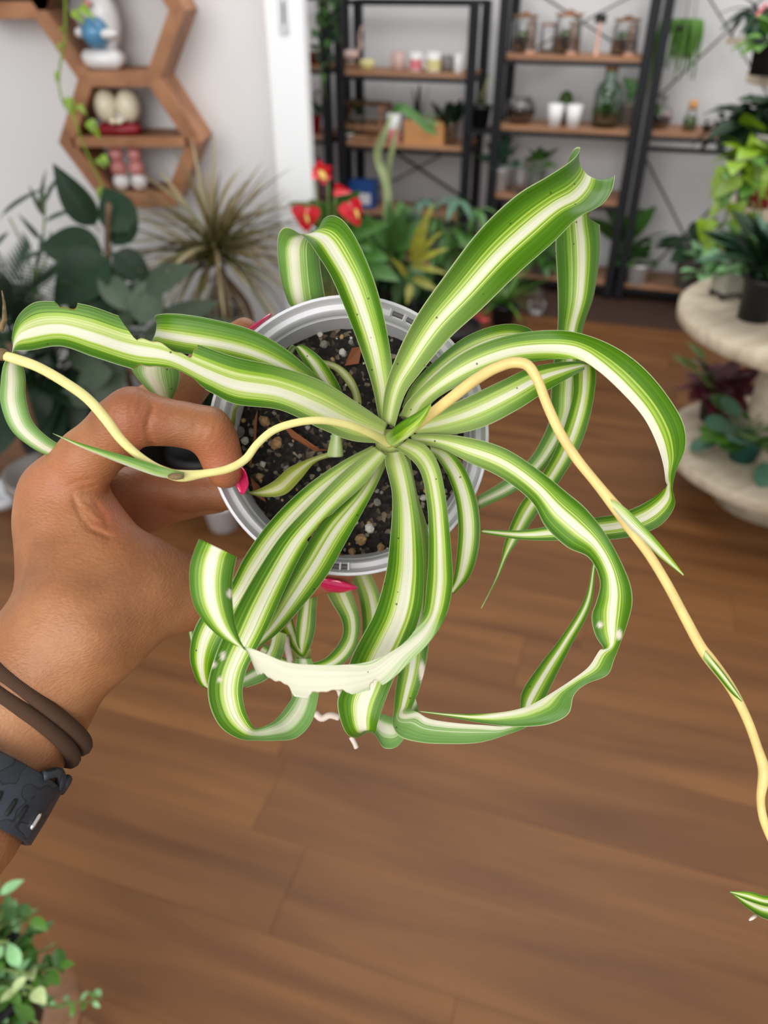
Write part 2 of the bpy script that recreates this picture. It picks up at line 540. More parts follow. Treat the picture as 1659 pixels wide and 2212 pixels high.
def spider_leaf(st, name='leaf', parent=None, keel=.14, white=.5, wscale=.86, n=90, bites=(), scars=(), mat='leaf', thick=.00032, seed=0, tip=False, wob=.0):
    n = int(n * 1.6)
    """ribbon from stations (lx, ly, rx, ry, z[, dz, pale, u0, u1]); L is left of the growth direction on the upper side"""
    rows = []
    for s in st:
        s = tuple(s) + (0, 0, 0, 1)[len(s) - 5:] if len(s) < 9 else s
        lx, ly, rx, ry, z, dz, pale, u0, u1 = s
        a, c = P(lx, ly, z - dz / 2), P(rx, ry, z + dz / 2)
        rows.append(np.concatenate([(a + c) / 2, a, c, [pale, u0, u1]]))
    q = spline(rows, n)
    L, R = q[:, 3:6], q[:, 6:9]
    pale, U0, U1 = np.clip(q[:, 9], 0, 1), np.clip(q[:, 10], 0, 1), np.clip(q[:, 11], 0, 1)
    mid = (L + R) / 2
    T = np.gradient(mid, axis=0); T /= np.linalg.norm(T, axis=1)[:, None] + 1e-12
    A = R - L; W = np.linalg.norm(A, axis=1)
    An = A / (W[:, None] + 1e-9)
    Up = np.cross(An, T); Up /= np.linalg.norm(Up, axis=1)[:, None] + 1e-9
    # smooth normals along the ribbon
    for _ in range(2):
        Up[1:-1] = (Up[:-2] + 2 * Up[1:-1] + Up[2:]); Up /= np.linalg.norm(Up, axis=1)[:, None] + 1e-9
    m = 20
    V = np.linspace(0, 1, n)
    rs = np.random.RandomState(seed + 3)
    uL = np.zeros(n); uR = np.zeros(n); bl = np.zeros(n); br = np.zeros(n)
    def pix(Q):
        d = Q - CAM_POS; z = d @ CAM_FWD
        return CX + (d @ CAM_RIGHT) / z * F, CY - (d @ CAM_UP) / z * F
    for side, axis, p0, p1, dp, va, vb in bites:
        c_ = pix(L if side == 'L' else R)[0 if axis == 'x' else 1]
        msk = (V >= va) & (V <= vb) & (c_ >= p0) & (c_ <= p1)
        if not msk.any(): continue
        tt = (c_[msk] - p0) / (p1 - p0)
        prof = dp * (1 + .13 * np.sin(9 * tt + seed) + .08 * np.sin(23 * tt))
        e = np.clip(np.minimum(tt, 1 - tt) / .12, .3, 1)
        if side == 'L': uL[msk] = np.clip(prof * e, 0, .6); bl[msk] = 1
        else: uR[msk] = np.clip(prof * e, 0, .6); br[msk] = 1
    verts, uvs, pal, wnd, scr = [], [], [], [], []
    for i in range(n):
        for j in range(m + 1):
            x = uL[i] + (1 - uL[i] - uR[i]) * j / m
            tri = 1 - abs(2 * x - 1)
            kk = keel * (1 - math.exp(-3.0 * tri)) * 1.05
            w = wob * W[i] * math.sin(17 * V[i] + seed) * (2 * x - 1) ** 2
            p = L[i] * (1 - x) + R[i] * x - Up[i] * (kk * W[i] - w)
            verts.append(p)
            uu = U0[i] + (U1[i] - U0[i]) * x
            # move the white band to its place
            uu2 = uu * .5 / white if uu < white else .5 + (uu - white) * .5 / (1 - white)
            uu2 = .5 + math.copysign(.5 * (min(abs(uu2 - .5) * 2, 1)) ** wscale, uu2 - .5)
            uvs.append((min(max(uu2, 0), 1), V[i]))
            pal.append(pale[i])
            wnd.append(.85 if (j == 0 and bl[i]) or (j == m and br[i]) else 0.0)
            s_ = 0.0
            if scars:
                xx, yy = pix(p)
                for sx, sy, rx, ry, va, vb in scars:
                    if va <= V[i] <= vb: s_ = max(s_, min(1.0, max(0.0, (1.35 - math.hypot((xx - sx) / rx, (yy - sy) / ry)) * 1.8)))
            scr.append(s_)
    nv = len(verts)
    verts = np.array(verts)
    UpA = np.repeat(Up, m + 1, axis=0)
    tap = np.ones((n, m + 1)); tap[:, 0] = .15; tap[:, -1] = .15
    back = verts - UpA * (thick * tap.reshape(-1, 1))
    allv = np.concatenate([verts, back]) - PL0
    faces = []
    w = m + 1
    for i in range(n - 1):
        for j in range(m):
            a = i * w + j
            faces.append((a, a + 1, a + w + 1, a + w))
            faces.append((nv + a, nv + a + w, nv + a + w + 1, nv + a + 1))
        a = i * w
        faces.append((a, a + w, nv + a + w, nv + a))
        a = i * w + m
        faces.append((a, nv + a, nv + a + w, a + w))
    for j in range(m):
        faces.append((j, nv + j, nv + j + 1, j + 1))
        a = (n - 1) * w + j
        faces.append((a, a + 1, nv + a + 1, nv + a))
    me = mesh_from(name, allv, faces, M[mat], True, None, uvs + uvs)
    for nm, d in (('pale', pal + [1 - x for x in pal]), ('wound', wnd + wnd), ('scar', scr + scr)):
        at = me.attributes.new(nm, 'FLOAT', 'POINT')
        at.data.foreach_set('value', np.array(d, dtype=np.float32))
    return link(name, me, parent or plant)

# ---- pot: axis along the camera axis at the moment of the photograph (tilted towards the photographer)
PC = P(752, 940, POT_Z)                     # rim centre
PR = 305.0 / F * POT_Z
ROTC = np.stack([CAM_RIGHT, CAM_UP, -CAM_FWD], 1)   # local x right, y up, z towards the viewer
pprof = [(PR * .70, -.098), (PR * .72, -.100), (PR * .92, -.013), (PR * .945, -.012), (PR * .945, -.010), (PR * .955, -.0095),
         (PR * .985, -.0085), (PR * 1.0, -.0075), (PR * 1.0, -.001), (PR * .993, 0.0), (PR * .975, .0), (PR * .968, -.0008),
         (PR * .962, -.003), (PR * .95, -.0045), (PR * .915, -.005), (PR * .905, -.0058), (PR * .898, -.012), (PR * .893, -.0123), (PR * .892, -.0128), (PR * .886, -.0131), (PR * .885, -.0136), (PR * .872, -.034), (PR * .69, -.094), (0.0002, -.094), ]
pot = MB().lathe(pprof, 96, PC - PL0, ROTC).build('pot', M['pot'], plant, True)
tag(pot, 'pale grey plastic pot')
pot.data.shade_smooth() if hasattr(pot.data, 'shade_smooth') else None
mod = pot.modifiers.new('edges', 'EDGE_SPLIT'); mod.split_angle = math.radians(38)
bt = MB().lathe([(0.0002, -.099), (PR * .70, -.099)], 48, PC - PL0, ROTC).build('pot_base', M['pot'], pot)
# hanger slots in the rim and the ribs across them
def rim_pt(ang, r, dz):
    a = math.radians(ang)
    return PC + ROTC @ np.array([math.cos(a) * r, math.sin(a) * r, dz])
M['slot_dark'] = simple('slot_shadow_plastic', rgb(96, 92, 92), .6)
for a0, a1 in ((49, 71), (258, 270)):
    for kk in range(2):
        pts = [rim_pt(a0 + (a1 - a0) * t / 12, PR * (.938 + .0 * kk), -.0044) for t in range(13)]
        if kk == 0:
            MB().tube([p - PL0 for p in pts], .0011, 6).build('hanger_slot', M['slot_dark'], pot, True)
    for t in (0.0, .36, .7, 1.0):
        a = a0 + (a1 - a0) * t
        MB().bar(rim_pt(a, PR * .908, -.0036) - PL0, rim_pt(a, PR * .962, -.0030) - PL0, .0008, .0016).build('slot_rib', M['pot'], pot)

# ---- soil with perlite, pebbles and bark
def soil_mat():
    m, nt, b = new_mat('potting_soil')
    tc = N(nt, 'ShaderNodeTexCoord')
    v1 = N(nt, 'ShaderNodeTexVoronoi'); v1.inputs['Scale'].default_value = 520
    nt.links.new(tc.outputs['Object'], v1.inputs['Vector'])
    sc = N(nt, 'ShaderNodeSeparateColor'); nt.links.new(v1.outputs['Color'], sc.inputs[0])
    r = ramp(nt, [(0, rgb(15, 12, 10)), (.55, rgb(28, 22, 18)), (.8, rgb(50, 40, 32)), (.93, rgb(96, 82, 66)), (1, rgb(140, 128, 108))])
    nt.links.new(sc.outputs[0], r.inputs['Fac'])
    nt.links.new(r.outputs[0], b.inputs['Base Color'])
    b.inputs['Roughness'].default_value = .9
    bp = N(nt, 'ShaderNodeBump'); bp.inputs['Strength'].default_value = .9; bp.inputs['Distance'].default_value = .0012
    nt.links.new(v1.outputs['Distance'], bp.inputs['Height']); nt.links.new(bp.outputs['Normal'], b.inputs['Normal'])
    return m
M['soil'] = soil_mat()
SOILZ = -.030
sr = PR * .876
vs, fs = [], []
nr, na = 40, 120
def soil_h(x, y):
    q = Vector((x * 160, y * 160, 3.1))
    h = mnoise.noise(q) * .0016 + mnoise.noise(q * 2.7) * .0011 + mnoise.noise(q * 6.1) * .0006
    return h + .004 * math.exp(-((x - .016) ** 2 + y ** 2) / .0003)
for i in range(nr + 1):
    for j in range(na):
        t = 2 * math.pi * j / na; r = sr * (i / nr)
        x, y = r * math.cos(t), r * math.sin(t)
        vs.append(PC + ROTC @ np.array([x, y, SOILZ + soil_h(x, y)]) - PL0)
for i in range(nr):
    for j in range(na):
        j2 = (j + 1) % na
        fs.append((i * na + j, (i + 1) * na + j, (i + 1) * na + j2, i * na + j2))
soil = link('soil', mesh_from('soil', vs, fs, M['soil']), plant)

def stone_mesh(name, mat, seed, nu=7, nv=5):
    r = random.Random(seed)
    mb = MB().ball((0, 0, 0), 1.0, nu, nv)
    v = np.array(mb.v)
    for i in range(len(v)):
        v[i] *= 1 + .32 * mnoise.noise(Vector(v[i] * 1.7) + Vector((seed * 7.1, 0, 0)))
    return mesh_from(name, v, mb.f, mat, False)
M['perlite'] = simple('perlite', rgb(206, 200, 188), .8, var=.15, scale=2, randomize=.3)
M['pebble_grey'] = simple('pebble_grey', rgb(128, 124, 116), .8, var=.25, scale=2, randomize=.5)
M['pebble_tan'] = simple('pebble_tan', rgb(168, 132, 88), .8, var=.25, scale=2, randomize=.4)
M['bark'] = simple('bark_chip', rgb(132, 76, 44), .8, var=.3, scale=3, randomize=.3)
M['crumb'] = simple('soil_crumb', rgb(52, 42, 34), .95, var=.3, scale=2, randomize=.6)
stones = {k: [stone_mesh(k, M[m], s + 5 * i) for s in range(3)] for i, (k, m) in enumerate((('perlite', 'perlite'), ('pebble', 'pebble_grey'), ('gravel', 'pebble_tan'), ('soil_crumb', 'crumb')))}
rng = random.Random(11)
def put_stone(kind, px, py, rpx):
    # onto the soil surface
    z = POT_Z - SOILZ
    p = P(px, py, z)
    s = rpx / F * z
    me = stones[kind][rng.randrange(3)]
    return link(kind, me, soil, tuple(p - PL0 - CAM_FWD * s * .3), (rng.uniform(0, 6), rng.uniform(0, 6), rng.uniform(0, 6)), (s * rng.uniform(.85, 1.2), s, s * rng.uniform(.7, 1)))
for kind, px, py, r in (('pebble', 516, 933, 15), ('perlite', 530, 952, 9), ('gravel', 572, 910, 13), ('gravel', 598, 958, 17), ('perlite', 740, 762, 9), ('perlite', 568, 1003, 7),
        ('gravel', 780, 1165, 13), ('gravel', 822, 1182, 11), ('perlite', 798, 1140, 10), ('perlite', 692, 722, 7), ('pebble', 722, 708, 8), ('gravel', 722, 703, 10), ('pebble', 815, 1085, 9),
        ('perlite', 915, 1075, 8), ('gravel', 990, 1000, 10), ('pebble', 545, 935, 10), ('perlite', 672, 770, 5), ('gravel', 650, 720, 8), ('pebble', 700, 745, 9), ('gravel', 760, 1192, 9),
        ('pebble', 860, 1190, 9), ('perlite', 768, 1128, 7), ('gravel', 1000, 1020, 9), ('perlite', 985, 930, 5), ('pebble', 620, 1010, 8), ('gravel', 560, 1030, 9)):
    put_stone(kind, px, py, r)
for k in range(170):
    a, rr = rng.uniform(0, 6.283), 245 * math.sqrt(rng.random())
    kind = rng.choice(['perlite', 'pebble', 'gravel', 'soil_crumb', 'soil_crumb', 'soil_crumb', 'pebble'])
    put_stone(kind, 766 + rr * math.cos(a), 955 + rr * math.sin(a), rng.uniform(2.5, 6.5) if kind != 'perlite' else rng.uniform(2, 4.5))
for pts, w in (([(744, 790), (760, 752), (782, 748), (775, 785)], 0), ([(606, 728), (632, 722), (655, 719), (632, 726)], 0), ([(600, 905), (640, 935), (690, 970), (720, 972), (680, 975), (630, 945)], 0),
               ([(548, 910), (556, 885), (552, 960), (540, 1010), (536, 990), (548, 950)], 0), ([(540, 1030), (560, 1050), (575, 1085), (550, 1070)], 0), ([(905, 1000), (925, 985), (932, 1010)], 0)):
    z = POT_Z - SOILZ
    n = len(pts)
    top = [P(x, y, z - .005 - .0012 * math.sin(i * 2.1)) - PL0 for i, (x, y) in enumerate(pts)]
    bot = [p + CAM_FWD * .0012 for p in top]
    fcs = [tuple(range(n)), tuple(range(2 * n - 1, n - 1, -1))] + [(i, n + i, n + (i + 1) % n, (i + 1) % n) for i in range(n)]
    link('bark_chip', mesh_from('bark_chip', top + bot, fcs, M['bark'], False), soil)

# ---- leaves
# up to the right, folding over at the crest and hanging down behind
spider_leaf([(822, 918, 852, 924, .318), (833, 835, 876, 850, .308), (855, 772, 907, 807, .300), (900, 682, 971, 731, .291), (960, 596, 1040, 668, .285),
    (1040, 492, 1122, 588, .281), (1120, 418, 1199, 520, .281), (1182, 381, 1250, 470, .284), (1224, 354, 1300, 442, .288), (1245, 336, 1322, 412, .293), (1253, 318, 1329, 378, .299),
    (1240, 322, 1324, 390, .306, 0, .6), (1226, 350, 1306, 430, .312, 0, .8), (1205, 440, 1296, 478, .320, 0, .85), (1200, 525, 1297, 529, .326, 0, .85), (1203, 591, 1292, 581, .330, 0, .9), (1205, 653, 1282, 641, .333, 0, .9),  # these pale weights put a backlit green into the hanging underside's colour
    (1204, 712, 1258, 716, .336, 0, .9), (1196, 780, 1256, 785, .338, 0, .9), (1190, 851, 1253, 835, .340, 0, .9), (1188, 901, 1246, 897, .342, 0, .8), (1169, 951, 1215, 958, .344, 0, .6), (1142, 993, 1180, 1008, .346, 0, .4), (1090, 1036, 1120, 1058, .350), (1032, 1072, 1036, 1100, .355)],
    keel=.34, white=.50, wscale=.74, n=150, bites=(('R', 'y', 446, 482, .24, .5, .62),), seed=1)
# upright, folding over behind
spider_leaf([(820, 915, 853, 905, .318), (803, 830, 849, 810, .311), (779, 756, 843, 756, .306), (757, 697, 832, 695, .302), (736, 645, 818, 636, .299), (712, 592, 799, 580, .297), (687, 552, 778, 532, .297), (662, 517, 755, 492, .298),
    (640, 500, 735, 471, .300), (619, 491, 714, 465, .304), (605, 499, 695, 478, .310, 0, .4), (599, 522, 689, 512, .316, 0, .4), (601, 567, 691, 565, .322, 0, .4), (609, 612, 699, 622, .330, 0, .4), (622, 652, 704, 656, .340, 0, .4)],
    keel=.26, white=.42, n=110, seed=2)
# right, far layer behind the big loop
spider_leaf([(868, 880, 890, 900, .320), (890, 832, 920, 850, .314), (950, 770, 965, 805, .309), (1010, 725, 1030, 770, .305), (1070, 703, 1080, 750, .304), (1112, 700, 1115, 745, .306), (1150, 714, 1140, 755, .312), (1165, 745, 1150, 780, .320)],
    keel=.12, white=.62, seed=3)
# right, the big loop with the tip curling back under
spider_leaf([(862, 900, 905, 915, .318), (880, 868, 925, 880, .311), (925, 822, 960, 850, .304), (1000, 762, 1035, 815, .297), (1090, 726, 1120, 788, .291), (1190, 713, 1205, 776, .287, 0, 0, 0, .86), (1245, 718, 1250, 777, .284, .004, 0, 0, .7), (1310, 740, 1290, 800, .282, .006, 0, 0, .58),
    (1380, 785, 1345, 850, .280, .006, 0, 0, .54), (1440, 852, 1392, 905, .281, .006, 0, 0, .53), (1478, 920, 1420, 962, .284, .004, 0, 0, .53), (1480, 970, 1433, 1005, .288, .002, 0, 0, .54), (1460, 1020, 1438, 1040, .292, 0, 0, 0, .6),
    (1453, 1055, 1440, 1050, .296, 0, 0, 0, .75), (1458, 1090, 1424, 1066, .300, 0, 0, 0, .95), (1430, 1132, 1386, 1090, .304), (1370, 1158, 1335, 1110, .308), (1300, 1167, 1285, 1118, .312), (1220, 1168, 1215, 1130, .316), (1130, 1166, 1130, 1145, .322), (1040, 1152, 1040, 1143, .328)],
    keel=.10, white=.52, n=150, seed=4)
# right, lower layer, turning down behind the loop
spider_leaf([(885, 912, 900, 945, .317), (930, 893, 970, 940, .311), (1000, 862, 1045, 922, .305), (1080, 824, 1120, 884, .300), (1150, 793, 1185, 842, .298), (1215, 782, 1232, 815, .301), (1262, 783, 1263, 797, .308), (1286, 800, 1240, 798, .318), (1283, 856, 1238, 850, .326), (1269, 920, 1222, 912, .332),
    (1246, 978, 1196, 980, .336), (1211, 1036, 1164, 1035, .338), (1161, 1109, 1118, 1100, .340), (1130, 1155, 1092, 1165, .342), (1099, 1198, 1081, 1215, .344), (1076, 1248, 1066, 1262, .346), (1040, 1316, 1038, 1314, .349)],
    keel=.12, white=.45, n=130, seed=5)
# right and down, ruffled, twisting into a narrow band
spider_leaf([(885, 938, 890, 958, .317), (930, 938, 950, 968, .312), (1000, 943, 1010, 998, .305), (1085, 966, 1082, 1032, .298), (1165, 1016, 1150, 1086, .292), (1225, 1064, 1180, 1140, .288, .004), (1265, 1098, 1225, 1182, .286, .004), (1305, 1148, 1272, 1205, .284), (1338, 1206, 1296, 1256, .283, .003),
    (1362, 1264, 1288, 1300, .283, .006), (1366, 1300, 1278, 1330, .284, .008), (1356, 1345, 1286, 1372, .286, .006), (1340, 1390, 1304, 1402, .288, .002), (1327, 1424, 1296, 1404, .291, 0, .2, 0, .6), (1312, 1458, 1272, 1440, .294, 0, .2, 0, .56), (1266, 1478, 1236, 1468, .296, 0, .2, 0, .56),
    (1240, 1502, 1190, 1498, .298, 0, .35, 0, .58), (1228, 1542, 1146, 1523, .300, 0, .3, 0, .6), (1190, 1563, 1110, 1534, .302, 0, .3, 0, .62), (1120, 1570, 1060, 1541, .304, 0, .3, 0, .7), (1040, 1562, 1000, 1543, .307), (960, 1547, 950, 1540, .310), (900, 1537, 900, 1535, .313)],
    keel=.12, white=.5, n=160, seed=6, scars=((1337, 1371, 6, 10, .4, .8), (1296, 1350, 6, 6, .4, .8)))
# short leaf right of centre
spider_leaf([(925, 960, 930, 978, .322), (965, 968, 945, 992, .316), (1000, 1005, 968, 1030, .311), (1025, 1062, 984, 1080, .308), (1037, 1130, 990, 1140, .307), (1031, 1200, 986, 1205, .309), (1012, 1250, 980, 1250, .313), (980, 1284, 972, 1276, .318)],
    keel=.16, white=.55, wscale=1.15, seed=7)
# down, right of centre, its tip swinging left across the front
spider_leaf([(880, 946, 850, 966, .316), (920, 962, 885, 990, .308), (946, 1000, 908, 1020, .301), (962, 1068, 922, 1085, .295), (970, 1135, 926, 1150, .290), (976, 1205, 925, 1215, .285), (978, 1262, 921, 1270, .280), (964, 1328, 915, 1322, .276, 0, .1), (938, 1374, 902, 1352, .273, 0, .8, .2, .8),
    (886, 1430, 866, 1394, .270, 0, .9, .3, .6), (830, 1478, 800, 1428, .267, 0, 1, .38, .62), (765, 1499, 740, 1436, .264, 0, 1, .42, .58), (690, 1508, 680, 1436, .262, 0, 1, .43, .57), (620, 1500, 618, 1430, .260, 0, 1, .43, .57), (562, 1464, 568, 1410, .258, 0, 1, .43, .57), (536, 1412, 534, 1398, .257, 0, 1, .3, .7),
    (520, 1385, 503, 1392, .256, 0, 1, 0, 1), (508, 1345, 456, 1360, .255, .0, 1), (502, 1290, 418, 1305, .254, 0, 1), (503, 1250, 409, 1245, .254, 0, 1), (511, 1207, 416, 1200, .254, 0, 1), (513, 1204, 430, 1164, .2545, 0, 1)],
    keel=.12, white=.5, wscale=1.0, n=170, seed=8, bites=(('L', 'x', 803, 826, .24, .3, .75), ('L', 'x', 668, 756, .17, .3, .75), ('L', 'x', 560, 634, .26, .3, .75)), scars=((497, 1282, 5, 9, .7, 1),))
# down the middle, broad, curling under at the bottom
spider_leaf([(868, 970, 832, 975, .318), (882, 1000, 832, 1000, .312), (900, 1085, 847, 1070, .304), (912, 1170, 842, 1170, .297), (916, 1250, 832, 1245, .291), (910, 1318, 808, 1326, .287), (890, 1380, 781, 1377, .284), (864, 1436, 758, 1424, .282), (842, 1488, 740, 1484, .281), (826, 1530, 729, 1515, .281), (816, 1562, 734, 1550, .282), (812, 1582, 748, 1584, .285),
    (804, 1576, 768, 1594, .291, 0, .4), (806, 1560, 796, 1582, .300, 0, 1), (818, 1542, 812, 1590, .306, 0, 1), (838, 1546, 830, 1616, .309, 0, 1), (856, 1552, 856, 1614, .311, 0, 1), (876, 1540, 880, 1585, .313, 0, 1), (896, 1500, 905, 1530, .315, 0, 1)],
    keel=.13, white=.42, wscale=1.0, n=120, seed=9)
# down the middle behind it, its tip sweeping right then up
spider_leaf([(885, 985, 850, 985, .320), (902, 1070, 862, 1070, .315), (922, 1135, 875, 1135, .309), (935, 1230, 880, 1230, .303), (936, 1310, 875, 1310, .299), (926, 1394, 864, 1394, .297), (917, 1450, 860, 1450, .297), (902, 1499, 854, 1493, .298), (890, 1528, 851, 1530, .301, 0, .2), (889, 1532, 848, 1566, .307, 0, .9),
    (905, 1540, 865, 1592, .311, 0, 1, .45, 1), (926, 1552, 910, 1604, .314, 0, 1, .45, 1), (962, 1559, 960, 1607, .317, 0, 1, .45, 1), (1040, 1566, 1036, 1604, .321, 0, 1, .45, 1), (1098, 1566, 1092, 1588, .325, 0, .9, .3, 1), (1122, 1540, 1140, 1568, .329, 0, .3), (1126, 1500, 1166, 1530, .332), (1166, 1436, 1202, 1458, .335), (1208, 1382, 1232, 1398, .338), (1262, 1294, 1277, 1308, .341), (1281, 1214, 1287, 1222, .344)],
    keel=.10, white=.48, n=140, seed=10, scars=((911, 1450, 6, 20, .2, .5),))
# down left, two layers and one under them
spider_leaf([(830, 975, 805, 962, .320), (770, 1030, 740, 996, .311), (690, 1110, 655, 1055, .304), (625, 1190, 580, 1130, .299), (575, 1265, 530, 1200, .297), (530, 1330, 490, 1275, .296), (480, 1390, 430, 1338, .297), (460, 1440, 411, 1395, .300), (458, 1485, 415, 1445, .306), (470, 1500, 440, 1485, .314), (520, 1486, 500, 1470, .322), (575, 1462, 560, 1435, .328)],
    keel=.10, white=.60, n=100, seed=11)
spider_leaf([(838, 982, 812, 964, .316), (785, 1048, 745, 1015, .306), (720, 1108, 665, 1095, .298), (672, 1165, 605, 1160, .292), (640, 1220, 552, 1240, .288), (612, 1280, 512, 1310, .285), (588, 1335, 484, 1370, .283), (556, 1400, 462, 1425, .281), (532, 1450, 449, 1480, .281), (524, 1495, 455, 1530, .282), (530, 1535, 478, 1572, .283), (546, 1568, 520, 1597, .286, 0, .1),
    (560, 1572, 560, 1600, .291, 0, .9), (585, 1562, 596, 1600, .295, 0, 1), (604, 1545, 640, 1594, .299, 0, 1), (620, 1524, 672, 1562, .302, 0, 1), (634, 1500, 687, 1508, .305, 0, 1), (640, 1470, 690, 1470, .308, 0, 1), (640, 1420, 672, 1420, .314, 0, 1)],
    keel=.12, white=.42, wscale=1.0, n=140, seed=12, bites=(('L', 'y', 1112, 1172, .12, .05, .4),), scars=((481, 1417, 5, 9, .3, .8), (462, 1436, 5.5, 6, .3, .8), (475, 1468, 5, 5.5, .3, .8)))
spider_leaf([(838, 995, 815, 978, .320), (808, 1060, 770, 1055, .310), (748, 1170, 700, 1120, .302), (705, 1245, 652, 1195, .297), (655, 1308, 612, 1270, .295), (600, 1368, 580, 1335, .296), (560, 1398, 555, 1380, .299), (540, 1410, 540, 1405, .302)],
    keel=.12, white=.48, seed=13)
# left, long, chewed along its upper edge, folding down at the end
spider_leaf([(830, 958, 838, 915, .317), (760, 952, 775, 872, .308), (690, 925, 700, 825, .300), (605, 886, 605, 792, .294), (505, 872, 505, 770, .289), (452, 846, 432, 745, .286), (375, 806, 345, 712, .283), (300, 800, 262, 684, .281), (205, 772, 185, 658, .278), (130, 748, 122, 651, .277), (65, 757, 68, 656, .277), (32, 758, 36, 688, .279), (22, 768, 26, 738, .284, 0, .2),
    (8, 786, 42, 772, .291), (1, 830, 55, 812, .298), (2, 875, 56, 858, .303), (25, 930, 72, 912, .307), (70, 968, 112, 950, .311), (115, 990, 155, 972, .316), (150, 1010, 190, 990, .325)],
    keel=.10, white=.42, wscale=.98, n=150, seed=14, bites=(('R', 'x', 258, 424, .34, .2, .7), ('R', 'x', 122, 166, .11, .4, .8), ('L', 'x', 290, 440, .12, .2, .7)))
# left, behind it
spider_leaf([(770, 905, 775, 880, .322), (735, 880, 742, 858, .315), (690, 852, 690, 815, .309), (620, 818, 622, 757, .304), (540, 790, 548, 714, .300), (460, 772, 462, 690, .297), (390, 762, 388, 678, .296), (345, 752, 350, 678, .298), (324, 744, 334, 684, .303), (312, 752, 345, 706, .310), (292, 780, 376, 752, .316), (284, 797, 388, 800, .320), (315, 838, 384, 836, .325), (348, 866, 372, 862, .330)],
    keel=.14, white=.40, n=100, seed=15)
# small leaves inside the pot
spider_leaf([(742, 985, 705, 985, .338), (735, 930, 718, 935, .332), (715, 880, 745, 872, .326), (700, 858, 740, 850, .322), (668, 805, 722, 812, .318), (645, 765, 690, 770, .317), (632, 745, 655, 745, .320), (616, 765, 638, 752, .327), (608, 790, 628, 782, .334)],
    keel=.14, white=.42, seed=16)
spider_leaf([(780, 890, 764, 888, .338), (780, 860, 762, 855, .334), (765, 820, 750, 832, .331), (735, 790, 725, 802, .331), (700, 778, 698, 792, .333), (655, 785, 658, 798, .338), (636, 800, 640, 812, .343)], keel=.2, white=.5, mat='leaf_yellow', seed=17)
spider_leaf([(720, 985, 715, 975, .344), (680, 1000, 665, 992, .340), (650, 1035, 625, 1010, .336), (615, 1068, 590, 1040, .334), (575, 1073, 555, 1058, .336), (540, 1068, 530, 1062, .340), (520, 1060, 512, 1054, .344)], keel=.16, white=.5, mat='leaf_yellow', seed=18)
spider_leaf([(525, 870, 512, 862, .334), (512, 885, 498, 882, .333), (508, 915, 488, 910, .333), (498, 940, 484, 935, .335)], keel=.2, white=.75, mat='leaf_yellow', seed=19, n=40)
# bud sheath in the crown
spider_leaf([(834, 938, 852, 964, .306, 0, 0, .28, .46), (868, 910, 888, 940, .294, 0, 0, .28, .46), (905, 888, 917, 908, .288, 0, 0, .28, .46), (937, 866, 931, 878, .285, 0, 0, .28, .46)], keel=-.3, white=.8, seed=20, n=40)
MB().ball(P(842, 957, .328) - PL0, (.0062, .0060, .009), 14, 10, ROTC).build('crown', M['crown'], plant, True)
# leaves hanging under the pot
spider_leaf([(690, 1255, 655, 1255, .352), (684, 1310, 648, 1300, .350), (680, 1365, 640, 1345, .350), (666, 1405, 640, 1385, .352), (654, 1420, 645, 1400, .355), (625, 1395, 640, 1370, .360), (604, 1365, 632, 1335, .364)], keel=.1, white=.62, seed=21)
spider_leaf([(745, 1245, 690, 1250, .356), (764, 1290, 715, 1300, .354), (778, 1340, 738, 1340, .353), (774, 1385, 740, 1372, .353), (756, 1420, 718, 1408, .354), (722, 1446, 690, 1428, .356), (670, 1452, 640, 1432, .358), (610, 1440, 600, 1412, .360), (556, 1412, 572, 1390, .362)], keel=.08, white=.42, seed=22)
spider_leaf([(800, 1235, 755, 1235, .362), (822, 1290, 775, 1290, .360), (828, 1350, 783, 1350, .359), (815, 1420, 775, 1410, .359), (790, 1480, 760, 1465, .361), (770, 1560, 758, 1560, .363)], keel=.1, white=.42, seed=23)
spider_leaf([(425, 1260, 402, 1270, .335), (420, 1310, 400, 1312, .332), (420, 1350, 403, 1352, .332), (420, 1390, 412, 1390, .334)], keel=.1, white=.72, seed=24, n=40)
spider_leaf([(620, 1370, 590, 1360, .346), (612, 1410, 580, 1400, .345), (600, 1440, 560, 1430, .346), (572, 1470, 540, 1450, .348), (530, 1486, 525, 1468, .350)], keel=.1, white=.9, seed=25, n=50)
spider_leaf([(672, 1400, 628, 1400, .366), (670, 1450, 626, 1450, .366), (668, 1500, 630, 1500, .368), (650, 1545, 640, 1545, .372)], keel=.1, white=.5, mat='leaf_yellow', seed=26, n=40)

# ---- runners
def runner(pts, rad, mat, nm='runner', n=80):
    q = spline([np.concatenate([P(x, y, z), [r / F * z]]) for x, y, z, r in pts], n)
    return MB().tube(q[:, :3] - PL0, np.maximum(q[:, 3], 1e-4), 12).build(nm, M[mat], plant, True)
r1 = runner([(842, 958, .314, 10), (800, 936, .300, 9), (745, 916, .290, 8.5), (690, 908, .284, 8.5), (640, 913, .281, 8.5), (590, 930, .280, 8.5), (555, 960, .280, 8.5), (530, 992, .280, 9), (495, 1012, .279, 9), (440, 1023, .277, 9), (395, 1028, .276, 13), (375, 1026, .275, 12), (345, 1013, .274, 9), (300, 985, .273, 9),
        (262, 950, .272, 10), (228, 905, .271, 11), (190, 862, .270, 11), (140, 826, .269, 11), (80, 792, .268, 11), (35, 776, .268, 11), (8, 768, .268, 10)], 9, 'runner_pale', 'runner', 120)
tag(r1, 'pale yellow runner lying across the hand')
MB().ball(P(380, 1029, .2695) - PL0, (.0030, .0013, .0012), 12, 8, np.stack([CAM_RIGHT, CAM_UP, CAM_FWD], 1)).build('node_scar', M['node_brown'], r1, True)
MB().ball(P(5, 766, .268) - PL0, .0022, 10, 8).build('dry_tip', M['node_brown'], r1, True)
